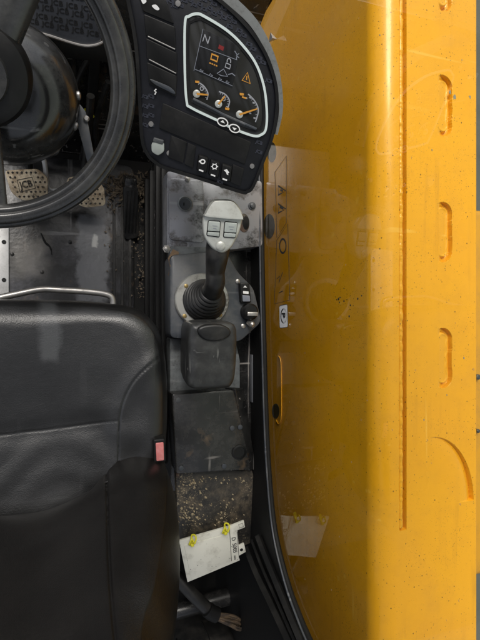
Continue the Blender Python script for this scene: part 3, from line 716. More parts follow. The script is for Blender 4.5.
# left column of switches
for k, (pts, tp_) in enumerate((([(137, -12), (166, 0), (174, 24), (143, 11)], 1), ([(144, 14), (175, 27), (176, 50), (146, 36)], 0), ([(146, 38), (177, 53), (177, 74), (147, 59)], 0), ([(147, 62), (177, 76), (176, 97), (149, 84)], 1))):
    q = MB(); q.slab(dp, rounded(pts, 2), -.001, .0028, .0012); sb = q.build('rocker_switch' if tp_ else 'switch_blank', M['plastic'], D)
    if not tp_:
        q = MB(); a, b = V(pts[3]), V(pts[2]); q.tube([dp.on(a.x + 2, a.y + .6, .003), dp.on(b.x - 1, b.y - .5, .003)], .0009, 6); q.build('edge', M['bare'], sb)
    elif k == 3:
        q = MB(); q.slab(dp, cr2([(150, 79), (160, 82.5), (170, 87), (175, 92), (174, 94), (166, 90), (156, 85)], 4, True), .0025, .0065, .0015); q.build('paddle', M['console'], sb)
        q = MB(); q.tube([dp.on(x, y, .0034) for x, y in ((156.5, 89), (154.5, 91), (156.2, 92), (155, 94.5))], .0011, 6); q.build('symbol', M['white'], sb)
    else:
        q = MB(); q.slab(dp, cr2([(141, -2), (145, -3), (146.5, 2), (143, 4)], 4, True), .003, .0036)
        q.slab(dp, cr2([(152, 6), (156, 5), (159.5, 9), (158, 10.5), (155, 9.5)], 4, True), .003, .0036); q.build('symbol', M['white'], sb)
for x, y in ((178, 3.5), (151, 124), (169, 153), (252, 166)):
    q = MB(); q.lathe(dp.on(x, y, 0), dp.n, [(2.6 * kd, 0), (2.5 * kd, .002), (1.2 * kd, .0022)], 14); q.build('screw', M['bare'], D)
hx = [(158 + 7.4 * math.cos(a), 147 + 8.4 * math.sin(a)) for a in [i * math.pi / 3 + .5 for i in range(6)]]
q = MB(); q.slab(dp, rounded(hx, 2.5), 0, .008, .002); sk = q.build('socket_cap', M['button'], D)
q = MB(); q.slab(dp, rounded([(154, 137), (164, 140), (163, 144), (153, 141)], 1), .001, .009, .001); q.build('hinge', M['console'], sk)

# ------------------------------------------------------------------ boom
ZT = .64; X0 = P(397.5, 320, ZT).x; RB = .042; XB = X0 - RB; XR = P(477.2, 320, ZT).x
def bx(px): return P(px, 320, ZT).x
def by(px, py): return P(px, py, ZT).y
YE = by(403, 530); g0, g1 = bx(399.5), bx(406.2)
xs_top = np.concatenate([np.arange(X0 + .0005, XR - .004, .0008), XR - .004 + .004 * np.sin(np.linspace(0, math.pi / 2, 6))])
ys = np.concatenate([np.linspace(-1.0, -.64, 12, endpoint=False), np.arange(-.64, .64, .00095), np.linspace(.64, 1.1, 14)])
prof = []; nrm = []
for z in np.linspace(-.02, ZT - RB, 60): prof.append((XB, z)); nrm.append((-1, 0))
for a in np.linspace(0, math.pi / 2, 26)[1:]: prof.append((X0 - RB * math.cos(a), ZT - RB + RB * math.sin(a))); nrm.append((-math.cos(a), math.sin(a)))
ntop0 = len(prof)
for x in xs_top:
    z = ZT if x <= XR - .004 else ZT - .004 + math.sqrt(max(0, .004 ** 2 - (x - (XR - .004)) ** 2))
    prof.append((x, z)); nrm.append((0, 1))
prof += [(XR, ZT - .02), (XR - .0, ZT - .035), (XR - .03, ZT - .036), (XR - .03, -.02)]; nrm += [(1, 0)] * 4
prof = np.array(prof); nrm = np.array(nrm)
Xg, Yg = np.meshgrid(prof[:, 0], ys, indexing='ij'); Zg = np.repeat(prof[:, 1][:, None], len(ys), 1)
top = np.zeros(len(prof), bool); top[ntop0:ntop0 + len(xs_top) - 3] = True
def sst(x, a, b): t = np.clip((x - a) / (b - a), 0, 1); return t * t * (3 - 2 * t)
Hh = np.zeros_like(Xg)
rngn = np.random.default_rng(2)
def n1(y, sc, seed):        # smooth 1-D noise
    r = np.random.default_rng(seed); k = r.random(4000); t = (y + 2) / sc; i = t.astype(int); f = t - i; f = f * f * (3 - 2 * f)
    return k[i] * (1 - f) + k[i + 1] * f - .5
wob = n1(Yg, .03, 5) * .0012 + n1(Yg, .007, 6) * .0006
gd = sst(Xg, g0 - .0006 + wob, g0 + .0014 + wob) * (1 - sst(Xg, g1 - .0004 + wob * .3, g1 + .0008 + wob * .3)) * sst(Yg, YE - .0005, YE + .001)
Hh -= .011 * gd
for y0, y1, dx in ((-52, 11, 0), (75, 136, 0), (202, 262, 0), (328, 388, 0)):
    xa, xb = bx(434 + dx), bx(452 + dx); yt, ybm = by(443, y0), by(443, y1); r_ = (xb - xa) / 2
    wv = n1(Yg, .012, int(y0) + 90) * .0018
    cxx = (xa + xb) / 2; yc = np.clip(Yg, ybm + r_, yt - r_); sdf = np.hypot(Xg - cxx - wv, Yg - yc) - r_
    ramp = np.clip((Xg - xa - .16 * (xb - xa) * (Yg < yt - .03)) / (xb - xa), 0, 1) ** 2 * 1.3
    msk = sst(Xg, xa + .18 * (xb - xa), xa + .75 * (xb - xa))
    wv3 = n1(Yg, .009, int(y0) + 140) * .0024
    band_ = sst(-sdf, -.0002, .0009) * (1 - sst(-sdf + wv3, .0070, .0112))
    Hh -= (.0095 * band_ + .0030 * sst(-sdf, .004, .009)) * msk
    Hh += .0016 * np.exp(-((-sdf - .0115 + wv3) / .0028) ** 2) * msk
ec = (bx(432), by(445, 505)); rx_, ry_ = bx(473.5) - ec[0], by(445, 436) - ec[1]
e = 1 - np.hypot((Xg - ec[0]) / rx_, (Yg - ec[1]) / ry_)
rampa = np.clip((Xg - ec[0] + .004) / rx_, 0, 1) ** .8
Hh -= .0125 * sst(e, -.004, .012) * np.exp(-np.clip(e, 0, 1) / .11) * rampa * (Yg > ec[1]) * sst(Yg, ec[1], ec[1] + .002)
Hh *= top[:, None]
wv2 = n1(Yg, .09, 11) * .0003
Hh += wv2 * (np.arange(len(prof)) < ntop0 + len(xs_top) - 6)[:, None]
VX = Xg + nrm[:, 0][:, None] * Hh; VZ = Zg + nrm[:, 1][:, None] * Hh
vs = np.stack([VX, Yg, VZ], -1).reshape(-1, 3)
boom = thing('telescopic_boom', 'huge yellow painted steel lifting boom with weld line and slots', 'boom', (XB, 0, 0))
me = np_mesh('boom_tube', vs, grid_faces(len(prof), len(ys)))
bt_ = link('boom_tube', me, M['yellow'], boom, 50)
if sum(p.normal.z for p in me.polygons[len(me.polygons) // 2:len(me.polygons) // 2 + 50]) < 0: me.flip_normals()
# weld bead lying in the groove
q = MB(); pts = []; rs = []; y = YE + .004; rnd = random.Random(5); ph = 0
while y < 1.05:
    ph += 1
    pts.append(V((g0 + .0046 + 1.4e-3 * mnoise.noise(V((y * 40, 7, 0))), y, ZT - .0042 + .0012 * mnoise.noise(V((y * 75, 1, 4)))))); rs.append(.0047 + .0011 * mnoise.noise(V((y * 60, 0, 0))) + .0007 * mnoise.noise(V((y * 190, 3, 0))) + rnd.random() * .0004); y += .0016 if y < .66 else .02
q.tube(pts, rs, 14); q.build('weld_bead', M['weld'], boom, 80)
# paint chips
rnd = random.Random(12)
for px, py, r_ in ((450, 92, 1.9), (454.5, 97, 2.6), (470, 97, 1.8), (394, 98, .6), (464, 358, 1.3), (424, 420, 1.0), (447, 395, .9), (380, 35, .8), (462, 60, .9), (432, 150, .8)):
    c = P(px, py, ZT + .0003); n_ = 9; vv = []
    for k in range(n_):
        a = k * 2 * math.pi / n_; r2 = r_ * .0019 * (.6 + rnd.random() * .7); vv.append(c + V((r2 * math.cos(a) * .8, r2 * math.sin(a) * 1.1, 0)))
    q = MB(); q.prism([v - V((0, 0, .001)) for v in vv], vv); q.build('paint_chip', M['chip'], boom)
# openings in the side plate (dark pockets with a raised rim)
SPL = Plane((XB, 0, 0), (-1, 0, 0), (0, 1, 0))
def pocket(pts, depth=.0012, rim=True, m_='dark', nm='side_hole'):
    q = MB(); w_ = [PX(x, y, XB) for x, y in pts]
    q.prism([p + V((.002, 0, 0)) for p in w_], [p + V((-depth, 0, 0)) for p in w_]); oh = q.build(nm, M[m_], boom)
    if rim:
        q = MB(); q.tube([p + V((-.001, 0, 0)) for p in w_], .0035, 8, True); q.build('rim', M['yellow'], oh)
def ell(c, rx, ry, n=22): return [(c[0] + rx * math.cos(k * 2 * math.pi / n), c[1] + ry * math.sin(k * 2 * math.pi / n)) for k in range(n)]
pocket(ell((269.5, 226), 5.5, 12), rim=False, m_='hole'); pocket(ell((272, 152), 4.5, 10), rim=False, m_='hole'); pocket(ell((276, 411), 3.6, 7.5), rim=False, m_='hole')
q = MB(); sl_ = [PX(x, y, XB) + V((-.002, 0, 0)) for x, y in cr2([(279, 356), (281.5, 362), (282, 390), (282, 416), (279.5, 424), (277, 420)], 5)]
q.tube(sl_, .0013, 8); q.build('slot_lip', M['yellow'], boom)
# machine bonnet beyond the boom
bn = thing('bonnet', 'orange painted engine bonnet edge seen beyond the boom', 'bonnet', (1.3, -.2, -.2))
a, b = P(478, 209, .30), P(478, 577, .30)
q = MB(); q.prism([V((a.x - .06, a.y, -.5)), V((a.x + .6, a.y, -.5)), V((a.x + .6, b.y, -.5)), V((a.x - .06, b.y, -.5))], [V((a.x - .06, a.y, .30)), V((a.x + .6, a.y, .30)), V((a.x + .6, b.y, .30)), V((a.x - .06, b.y, .30))], .02, 4); q.build('panel', M['orangepaint'], bn)
q = MB(); c = P(478, 377, .31); q.lathe(c, (0, 0, 1), [(.008, -.01), (.008, .002), (.005, .004)], 20); q.build('cap', M['console'], bn)
q = MB(); c = P(478, 431, .31); q.lathe(c, (0, 0, 1), [(.006, -.01), (.006, .002), (.004, .004)], 16); q.build('cap', M['console'], bn)

# ------------------------------------------------------------------ side window with its seal
XG = .42
W = thing('side_window', 'tinted cab side window pane with black seal and stickers', 'window', (XG, 0, .4))
low = [PX(x, y, XG) for x, y in cr2([(262, 120), (262.5, 200), (263.5, 280), (265, 340), (267, 410), (270, 470), (276, 530), (288, 580), (300, 614), (312, 642), (340, 700)], 4)]
front = [PX(x, y, XG) for x, y in ((330, -90), (288, -35), (270.5, 0), (259, 22), (256, 60))]
outl = front + low
topz = 1.34
poly = [V((XG, front[0].y, topz))] + outl + [V((XG, low[-1].y, topz))]
q = MB(); q.prism([p + V((.005, 0, 0)) for p in poly], poly); q.build('pane', M['glass'], W, None)
q = MB(); q.tube(cr([p + V((-.004, 0, 0)) for p in outl], 2), .0075, 10); q.build('seal', M['dark'], W)
q = MB(); q.tube(cr([p + V((-.0105, 0, .007)) for p in low], 2), .0022, 8); q.build('seal_lip', M['console'], W)
gp = Plane((XG - .0004, 0, 0), (-1, 0, 0), (0, 1, 0))
def gl_line(mb, pts, wd, closed=True): mb.band([gp.on(x, y, .0003) for x, y in pts], gp.n, wd, 0, .0003, closed)
q = MB(); gl_line(q, [(275, 172), (286.5, 156), (286.5, 223), (277, 238)], .0018); gl_line(q, [(277, 240), (288, 224), (290, 300), (274.5, 304)], .0018)
for y in (191, 209): gl_line(q, [(278.5, y - 5), (286, y), (278.5, y + 4)], .004)
gl_line(q, [(280.5, 190), (283, 191)], .004, False); gl_line(q, [(280, 207), (283.5, 209)], .004, False)
gl_line(q, [(283 + 3.2 * math.cos(a), 246 + 7 * math.sin(a)) for a in [k * math.pi / 8 for k in range(16)]], .0042)
gl_line(q, [(277, 279), (280, 276), (279, 283), (283, 272)], .002, False); gl_line(q, [(279, 293), (283, 291)], .002, False)
q.build('warning_decal', M['print'], W)
q = MB(); so_ = rounded([(279.5, 306), (287.5, 304.5), (288, 327), (280, 328)], 1.6); q.prism([gp.on(x, y, .0003) for x, y in so_], [gp.on(x, y, .0006) for x, y in so_]); stk = q.build('parking_sticker', M['white'], W)
q = MB(); gl_line(q, [(284 + 2.9 * math.cos(a), 316 + 7 * math.sin(a)) for a in [k * math.pi / 9 for k in range(18)]], .0035)
gl_line(q, [(x, y) for x, y in so_], .0022)
A = gp.on(284.9, 320.5, .0012); B_ = gp.on(284.9, 310, .0012)
kz = (gp.on(285, 316) - gp.on(284, 316)).length / ((gp.on(284, 317) - gp.on(284, 316)).length)
put_text(q, 'P', gp, (282.4, 312.6), (282.4, 320), 3.2 * kz, .0012, squeeze=2.2 / kz, bold=.03)
q.build('parking_symbol', M['print'], stk)
# dirt splashes on the outside of the pane
q = MB(); rnd = random.Random(21)
for k in range(26):
    px, py = rnd.gauss(343, 9), rnd.gauss(299, 8); c = PX(px, py, XG + .0055); r_ = .0004 + rnd.random() ** 3 * .0022
    q.ball(c, r_, 8, (.3, 1, 1))
q.build('dirt_splash', M['print'], W)

# front pillar of the cab at the head of the pane
pi = thing('cab_pillar', 'dusty brown grey front pillar of the cab beside the dashboard', 'pillar', PX(262, 10, XG))
q = MB(); A = PX(246, 40, XG - .0); Bq = PX(283, -45, XG)
q.tube([A + V((-.030, .036, -.02)), Bq + V((-.030, .036, -.02))], .026, 4, sq=(V((1, 0, 0)), .7)); q.build('post', M['pillar'], pi, 20)
q = MB(); q.lathe(PX(272, 38, XG - .01), (-.3, -.5, .8), [(.011, 0), (.006, .012), (.001, .02)], 3); q.build('clip', M['alu'], pi)

# ------------------------------------------------------------------ side console
XL = P(172, 300, .38).x; XC2 = .412
C = thing('side_console', 'scratched grey and black side console between the seat and window', 'console', (.3, 0, 0))
q = MB(); q.box(((XL + XC2) / 2 + .002, .02, .175), ((XC2 - XL) / 2, .40, .175), bev=.004); q.build('body', M['blackmetal'], C)
q = MB()
for z0 in (.06, .14, .23, .30): q.box((XL - .003, .03, z0), (.006, .36, .008), bev=.002)
q.build('side_rail', M['dark'], C)
# inner sill wall below the pane
lo2 = [p for p in low if p.y < .42]
sp2 = [V((.409, lo2[0].y, -.02))] + [V((.409, p.y, p.z - .004)) for p in lo2] + [V((.409, -1.05, lo2[-1].z)), V((.409, -1.05, -.02))]
q = MB(); q.prism(sp2, [p + V((.012, 0, 0)) for p in sp2]); q.build('sill', M['dark'], C)
q = MB(); 
q.box(PX(250.5, 378, .4075), (.0016, .055, .012), bev=.0005); lb = q.build('data_label', M['greyprint'], C)
# key plate
kp = ZP(.405)
q = MB(); q.slab(kp, rounded([(167, 171), (262, 181), (263, 246), (228, 250), (167, 248)], 3), -.05, 0, .002); key = q.build('key_plate', M['steel'], C)
q = MB(); q.slab(ZP(.407), rounded([(169, 178), (203, 180), (204, 243), (169, 240)], 5), -.003, .0025, .0015); q.build('cover', M['steel'], key)
q = MB(); q.lathe(P(185, 204, .408), (0, 0, 1), [(.0165, 0), (.0165, .0035), (.014, .005), (.0135, .0035), (.0, .0035)][:4], 32); lk = q.build('lock', M['plate'], key)
q = MB(); q.lathe(P(185, 204, .4105), (0, 0, 1), [(.0125, 0), (.012, .002), (.002, .0026)], 28); q.build('barrel', M['console'], lk)
q = MB(); q.box(P(184, 204, .4135), (.0012, .003, .0006)); q.build('key_slot', M['dark'], lk)
for x, y in ((187, 180), (166.5, 249), (252, 206), (244, 188), (223, 184)):
    q = MB(); q.lathe(P(x, y, .406), (0, 0, 1), [(.0085, 0), (.0085, .002), (.0055, .0022), (.0055, .006), (.003, .007)], 6 if x < 200 else 16); q.build('bolt', M['bare'] if x < 200 else M['console'], key)
q = MB(); q.lathe(P(244, 223, .4055), (0, 0, 1), [(.021, 0), (.0205, .0004)], 28, sx=.62); q.build('cable_hole', M['rust'], key)
q = MB(); q.lathe(P(246, 223, .4063), (0, 0, 1), [(.015, 0), (.0145, .0003)], 28, sx=.5); q.build('cable_hole', M['dark'], key)
# joystick panel
jp = ZP(.42)
q = MB(); q.slab(jp, rounded([(170, 255), (226, 250), (238, 272), (254, 288), (262, 322), (240, 342), (170, 338)], 6), -.06, 0, .004); jpan = q.build('joystick_panel', M['console'], C)
q = MB(); q.slab(ZP(.405), rounded([(170, 246), (228, 248), (228, 262), (170, 262)], 2), -.02, .001, .001); q.build('bridge_plate', M['plate'], C)
q = MB(); q.slab(Plane(P(246, 293, .432), (0, -.1, .99)), rounded([(240, 283), (249.5, 283), (251.5, 303), (241, 303)], 2), -.014, 0, .002); rk = q.build('rocker_switch', M['plastic'], jpan)
rp = Plane(P(246, 293, .433), (0, -.1, .99))
q = MB(); q.slab(rp, [(243, 287.5), (245, 285.5), (247, 287.5)], 0, .0006); q.slab(rp, rounded([(243, 291), (248.5, 291.5), (248.5, 294), (243, 293.5)], .5), 0, .0006); q.build('symbol', M['white'], rk)
q = MB(); q.slab(rp, rounded([(242, 295), (249.5, 295.5), (250, 301.5), (242.5, 301.5)], 1), -.001, .0025, .001); q.build('cap', M['greyink'], rk)
q = MB(); q.lathe(P(247, 312, .415), (0, 0, 1), [(.018, 0), (.018, .022), (.014, .026)], 28); ig = q.build('ignition_switch', M['plastic'], jpan)
q = MB(); kz = .447; q.box(P(252.5, 314, kz), (.012, .0045, .003), bev=.0015); q.build('key', M['bare'], ig)
q = MB(); q.lathe(P(249, 322, .425), (.3, -.5, .8), [(.007, 0), (.007, .012), (.004, .016)], 14); q.build('key_ring', M['bare'], ig)
for x, y in ((237.5, 281.5), (243, 326)):
    q = MB(); q.lathe(P(x, y, .42), (0, 0, 1), [(.005, 0), (.005, .002), (.003, .003)], 12); q.build('screw', M['bare'], jpan)
# lower plates
q = MB(); q.slab(ZP(.372), rounded([(170, 338), (236, 342), (240, 360), (240, 398), (170, 396)], 2), -.04, 0, .002); q.build('lower_plate', M['plate'], C)
bxp = Plane(P(205, 430, .40), (0, -.05, .99))
q = MB(); q.slab(bxp, rounded([(172, 394), (234, 390), (241, 420), (251, 470), (176, 474)], 3), -.06, 0, .003); bxc = q.build('box_cover', M['blackmetal'], C)
q = MB(); q.slab(Plane(P(246, 430, .385), (.55, 0, .83)), rounded([(235, 388), (244, 388), (256, 468), (250, 472), (241, 425)], 2), -.03, 0, .002); q.build('box_side', M['blackmetal'], C)
q = MB(); q.lathe(bxp.on(239, 452, 0), bxp.n, [(.0165, 0), (.0165, .0025), (.013, .0035), (.0125, .0018), (.004, .0018)], 32); q.build('round_cap', M['plastic'], bxc)
for x, y in ((178, 400), (232, 428), (240, 427), (224, 466), (181, 468)):
    q = MB(); q.lathe(bxp.on(x, y, 0), bxp.n, [(.0055, 0), (.0055, .0022), (.003, .003)], 10); q.build('bolt', M['console'], bxc)
rpl = Plane(P(210, 500, .36), (0, -.12, .99))
q = MB(); q.slab(rpl, [(176, 472), (252, 470), (262, 500), (268, 535), (240, 548), (178, 548)], -.05, 0, .002); rpn = q.build('rusty_plate', M['rust'], C)
q = MB(); rnd = random.Random(31)
for k in range(900):
    px = 178 + rnd.random() * 66; py = 476 + rnd.random() * 50
    if rnd.random() > .08 + .9 * math.exp(-((px - 188) / 14) ** 2 - ((py - 512) / 16) ** 2) + .6 * math.exp(-((px - 226) / 12) ** 2 - ((py - 518) / 10) ** 2) + .5 * math.exp(-((py - 478) / 5) ** 2): continue
    c = rpl.on(px, py, .0006); r_ = .0005 + rnd.random() ** 3 * .0030
    n_ = 5; vv = [c + V((r_ * math.cos(k2 * 2 * math.pi / n_ + rnd.random()), r_ * math.sin(k2 * 2 * math.pi / n_), 0)) for k2 in range(n_)]
    q.prism([v - V((0, 0, .001)) for v in vv], [v + (c - v) * .35 + V((0, 0, r_ * .6)) for v in vv])
q.build('dirt_crumb', M['crumb'], rpn, None)['kind'] = 'stuff'

# joystick
J = thing('joystick', 'silver topped joystick lever with two rocker buttons and rubber boot', 'joystick', P(202, 300, .42))
jb = P(202, 300, .424)
q = MB(); q.lathe(jb, (0, 0, 1), [(.056, -.01), (.056, .003), (.054, .0055), (.04, .006), (.038, .002)], 56, sx=1.05); bpz = q.build('base_plate', M['bsilver'], J)
for x, y in ((184.5, 316), (220, 315), (186, 286), (221, 287)):
    q = MB(); q.lathe(P(x, y, .429), (0, 0, 1), [(.0045, 0), (.0045, .002), (.0025, .003)], 10); q.build('bolt', M['brass'], bpz)
hc = P(222, 224, .575)                      # centre of the head
axis = (hc - jb)
A0 = jb + V((.004, .0, .0)); 
q = MB(); rings_ = []
prof_ = [(.046, 0)]
for k in range(7): h_ = .004 + k * .0085; r0_ = .0465 - k * .0036; prof_ += [(r0_, h_), (r0_ + .0005, h_ + .0025), (r0_ - .002, h_ + .005), (r0_ - .0045, h_ + .0058), (r0_ - .0045, h_ + .0072)]
prof_ += [(.021, .066), (.0195, .074)]
for k, (r_, h) in enumerate(prof_):
    f = min(1, h / .072); ax_ = (V((0, 0, 1)) * (1 - f) + axis.normalized() * f).normalized()
    c = A0 + V((0, 0, 1)) * h * (1 - f * .35) + axis.normalized() * h * f * .4; pl_ = Plane(c, ax_)
    rings_.append([q.bm.verts.new(pl_.at(r_ * math.cos(i * math.pi / 20), r_ * math.sin(i * math.pi / 20))) for i in range(40)])
for A_, B_ in zip(rings_, rings_[1:]):
    for k in range(40): q.bm.faces.new((A_[k], A_[(k + 1) % 40], B_[(k + 1) % 40], B_[k]))
q.build('boot', M['rubber'], J, 50)
neck0 = c
view = (CAM - hc).normalized()
hp = Plane(hc, view * .72 + V((0, -.12, .3)))
stem_end = hp.on(218.5, 255, -.024)
q = MB(); q.tube(cr([neck0 - axis.normalized() * .01, neck0 + axis.normalized() * .02, (neck0 + stem_end) / 2, stem_end, hp.on(221, 235, -.032)], 6), [.0195] * 7 + [.0185] * 6 + [.019 + .0006 * k for k in range(6)] + [.0225] * 6, 28); q.build('stem', M['rubber'], J, 60)
ho = rounded([(212, 199), (234, 199.5), (244, 214), (239.5, 234), (231, 249), (222, 254.5), (213, 250), (203.5, 238), (202, 219)], 7, 6)
q = MB(); q.slab(hp, ho, -.028, 0, .006, 4); hd = q.build('head', M['jsilver'], J, 50)
q = MB(); q.slab(hp, cr2([(211, 203), (216, 200.5), (230, 200.5), (236, 204), (242, 214), (243.5, 218.5), (240, 220), (206, 217), (205, 213)], 6, True), -.01, .007, .003, 3, taper=.06); q.build('thumb_paddle', M['jsilver'], J, 50)
for pts in ([(208.5, 221), (220, 221.7), (219, 236.6), (207, 235)], [(225, 222), (237, 223), (235, 237.4), (223.6, 236.6)]):
    q = MB(); cxp = sum(p[0] for p in pts) / 4; cyp = sum(p[1] for p in pts) / 4
    q.slab(hp, rounded([(cxp + (x - cxp) * 1.12, cyp + (y - cyp) * 1.12) for x, y in pts], 2), -.002, .0008, .0004); wl = q.build('button_well', M['dark'], J)
    mid = [((pts[0][0] + pts[3][0]) / 2 - .2, cyp + 2.2), ((pts[1][0] + pts[2][0]) / 2, cyp + 2.9)]
    q = MB(); q.slab(hp, rounded([pts[0], pts[1], mid[1], mid[0]], 1), 0, .0045, .0012); q.build('rocker_upper', M['button'], wl)
    q = MB(); q.slab(hp, rounded([(mid[0][0], mid[0][1] + .8), (mid[1][0], mid[1][1] + .8), pts[2], pts[3]], 1), 0, .003, .001); q.build('rocker_lower', M['button'], wl)
for x, y in ((214.6, 225.6), (231.2, 226.6)):
    q = MB(); q.band([hp.on(x - 2.6, y, .0047), hp.on(x + 2.6, y + .3, .0047)], hp.n, .0008, 0, .0002, False); q.band([hp.on(x - 1.6, y + 2.6, .0047), hp.on(x + 1.6, y + 2.8, .0047)], hp.n, .0008, 0, .0002, False); q.build('symbol', M['greyink'], hd)
q = MB(); q.lathe(hp.on(220.5, 246, 0), hp.n, [(.0085, -.001), (.0085, .0015), (.007, .0028), (.002, .0034)], 24); q.build('round_button', M['jsilver'], J)

# padded storage box behind the joystick
t = thing('armrest_pad', 'black moulded armrest box behind the joystick', 'armrest', P(211, 356, .4))
pp = Plane(P(211, 356, .505), (-.02, -.12, .99))
oo = cr2([(189, 327), (196, 322.5), (212, 321.5), (228, 322), (235, 327), (236, 345), (234.5, 372), (231, 384), (224, 387.5), (200, 388.5), (190, 387), (187, 380), (187.5, 350)], 8, True)
ouv = [pp.uv(pp.on(x, y, -.012)) for x, y in oo]
def padh(x, y): return -.002 * np.exp(-((y - .045) / .012) ** 2) + .0006 * np.sin(y * 160 + x * 30)
m = Mat('armrest_rubber', G(.024), .38); m.dust(lin(120, 124, 118), .16, 50, .42, .7); m.scratch(lin(150, 150, 145), .6, 110); m.bump(m.noise(300, 3), .15, .0006); M['pad'] = m.m
pillow('pad', pp, ouv, M['pad'], t, .016, .02, .085, padh, 60)
q = MB(); q.slab(pp, cr2([(196, 327), (205, 323.5), (219, 323.5), (227, 328), (227, 334), (218, 339), (205, 339), (197, 334)], 6, True), .0, .0205, .005, 3); q.build('lid', M['rubber'], t, 50)
q = MB()
for k in range(5): q.tube([pp.on(202 + k * 2.4 + rnd.random() * 2, 362 + rnd.random() * 8, .0075), pp.on(205 + k * 2 + rnd.random() * 3, 368 + rnd.random() * 5, .0075)], .0004, 5)
q.build('scratch', M['greyink'], t)

# scrap of torn tan material beside the joystick plate
q = MB(); cs = [P(x, y, .40 + z) for x, y, z in ((173, 249, .01), (179, 252, .015), (178, 262, .02), (174, 272, .012), (168, 276, .005), (170, 266, .018), (168, 258, .008))]
q.prism([p - V((0, 0, .003)) for p in cs], cs, .001); o = q.build('torn_foam', M['scrap']); tag(o, 'scrap of torn tan foam sticking up beside the joystick plate', 'scrap')

# ------------------------------------------------------------------ white document folder with ties
dpn = Plane(P(212, 550, .37), (-.08, -.22, .97))
t = thing('document_holder', 'grubby white plastic document holder tied below the rusty plate', 'document holder', P(212, 550, .3))
do = [(179, 541), (230, 526.5), (244, 521), (245.2, 527.5), (237.5, 530.5), (238.8, 546), (244.3, 543.8), (246, 552), (239, 556), (240, 560.5), (187.5, 582.5)]
q = MB(); q.slab(dpn, do, -.006, 0, .0012); q.build('folder', M['folder'], t)
q = MB(); q.slab(dpn, [(184, 545), (228, 534), (231, 560.5), (190.5, 577)], -.001, .0012, .0008); q.build('pocket', M['folder'], t)
q = MB(); q.band([dpn.on(x, y, .0003) for x, y in ((229.5, 529), (231.5, 561))], dpn.n, .0012, 0, .0003, False); q.band([dpn.on(x, y, .0003) for x, y in ((237, 532), (239, 558))], dpn.n, .001, 0, .0003, False)
put_text(q, 'D', dpn, (231.6, 537.5), (232, 545), 3.4, .0003, extrude=.0004); put_text(q, '5005', dpn, (232.4, 543.5), (233.6, 556), 3.4, .0003, extrude=.0005); put_text(q, 'mm', dpn, (233.8, 555.5), (234.2, 560), 2, .0003)
q.band([dpn.on(x, y, .0003) for x, y in ((238.5, 524.5), (242.5, 523), (243.3, 526.5), (239.5, 528))], dpn.n, .0008, 0, .0003); q.build('lettering', M['print'], t)
q = MB(); q.lathe(dpn.on(241.5, 549.8, 0), dpn.n, [(.0038, 0), (.0036, .0006)], 14); q.build('tab_hole', M['dark'], t)
for (x, y), lab in (((191.5, 538), 'yellow cable tie at the left end of the white folder'), ((224.5, 526.5), 'looped yellow cable tie near the right end of the white folder')):
    z_ = thing('cable_tie', lab, 'cable tie', dpn.on(x, y, 0), 'yellow ties holding the white folder')
    c = dpn.on(x, y, .005)
    for e_ in (-1, 1):
        q = MB(); pts = []
        for k in range(20):
            a = k * 2 * math.pi / 20; pts.append(c + V((e_ * .0036 + .0032 * math.cos(a) * e_ + .0015 * math.sin(2 * a), .0082 * math.sin(a) + .002 * e_, .004 + .006 * math.cos(a + e_ * .6))))
        q.tube(pts, .0019, 8, True); q.build('loop', M['yellowplastic'], z_)
    q = MB(); q.box(c + V((0, -.010, .004)), (.0035, .003, .003), bev=.0008); q.build('head', M['yellowplastic'], z_)

# ------------------------------------------------------------------ bottom right: hoses, valve block, sill channel
t = thing('hydraulic_hose', 'black rubber hose running from under the seat to a frayed end', 'hose', P(200, 600, .25))
q = MB(); q.tube([P(x, y, z) for x, y, z in ((150, 545, .22), (168, 566, .24), (184, 585, .26), (200, 602, .27), (213, 614, .27))], .0155, 14); q.build('hose', M['rubber'], t)
q = MB(); q.tube([P(x, y, .275) for x, y in ((207, 609), (212, 613), (217, 615))], .018, 14); q.build('collar', M['dark'], t)
q = MB(); rnd = random.Random(17)
for k in range(22):
    a = P(214 + rnd.random() * 4, 612 + rnd.random() * 7, .28); b = P(243 + rnd.random() * 6, 622 + rnd.random() * 8, .27)
    q.tube(cr([a, (a + b) / 2 + V(((rnd.random() - .5) * .02, (rnd.random() - .5) * .02, rnd.random() * .016)), b + V(((rnd.random() - .5) * .02, (rnd.random() - .5) * .02, 0))], 4), .0012 + rnd.random() * .0026, 6)
q.build('frayed_sleeve', M['fray'], t)
t = thing('cross_pipe', 'dark painted pipe crossing behind the frayed hose', 'pipe', P(205, 602, .18))
q = MB(); q.tube([P(150, 618, .18), P(250, 590, .18)], .022, 20); q.build('pipe', M['blackmetal'], t)
q = MB(); q.tube([P(236, 611, .19), P(257, 604, .19)], .008, 10); q.build('fitting', M['console'], t)
t = thing('valve_cover', 'round black moulded cover at the bottom of the footwell', 'cover', P(205, 665, .15))
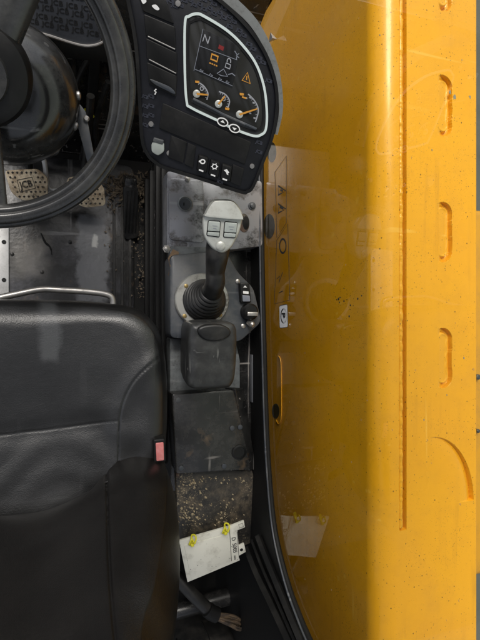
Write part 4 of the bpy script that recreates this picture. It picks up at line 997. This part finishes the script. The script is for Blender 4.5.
q = MB(); q.lathe(P(206, 668, .16), (0, 0, 1), [(.125, -.1), (.125, .06), (.115, .085), (.08, .10), (.02, .105)], 56); q.build('dome', M['rubber'], t, 60)
q = MB(); c = P(206, 668, .16)
for a in (R(95), R(60), R(130)): q.tube([c + V((.1265 * math.cos(a), .1265 * math.sin(a), .0)), c + V((.127 * math.cos(a), .127 * math.sin(a), .055)), c + V((.117 * math.cos(a), .117 * math.sin(a), .086)), c + V((.08 * math.cos(a), .08 * math.sin(a), .101))], .002, 6)
q.build('rib', M['plastic'], t)
t = thing('sill_channel', 'dark folded metal channel running back below the window', 'channel', P(270, 600, .3))
for pts_, xx, r_ in (([(247, 548), (258, 575), (272, 604), (296, 655)], .398, .007), ([(258, 536), (270, 566), (284, 600), (305, 650)], .402, .006), ([(252, 540), (262, 566), (277, 600), (300, 652)], .404, .0035)):
    q = MB(); q.tube([PX(x, y, xx) for x, y in cr2(pts_, 4)], r_, 4, sq=(V((1, 0, 0)), 1.3)); q.build('flange', M['channel'], t, 30)
for x, y in ((262, 590), (281, 628)):
    q = MB(); q.lathe(PX(x, y, .402), (-1, 0, 0), [(.006, 0), (.006, .006), (.004, .008)], 6); q.build('bolt', M['console'], t)
q = MB(); q.box((.28, -.62, .04), (.14, .2, .03), bev=.005); o = q.build('base_tray', M['plastic']); tag(o, 'dark tray under the hoses at the rear of the console', 'tray')

# ------------------------------------------------------------------ unseen roof guard, added to structure gloss reflections and darken the cab
t = thing('unseen_roof_guard', 'unseen dark roof guard of parallel bars, added to shape reflections and shade', 'roof', (-.1, 0, 1.7))
q = MB(); q.box((-.1, -.62, 1.72), (.55, .12, .03), bev=.01); q.build('unseen_rear_panel', M['plastic'], t)
q = MB(); q.box((-.1, .62, 1.72), (.55, .10, .03), bev=.01); q.build('unseen_front_panel', M['plastic'], t)
for x in (-.62, .42): q = MB(); q.box((x, 0, 1.72), (.04, .5, .03), bev=.008); q.build('side_rail', M['plastic'], t)
for k in range(5):
    q = MB(); q.box((-.46 + k * .18, 0, 1.71), (.03, .5, .02), bev=.006); q.build('bar', M['plastic'], t)
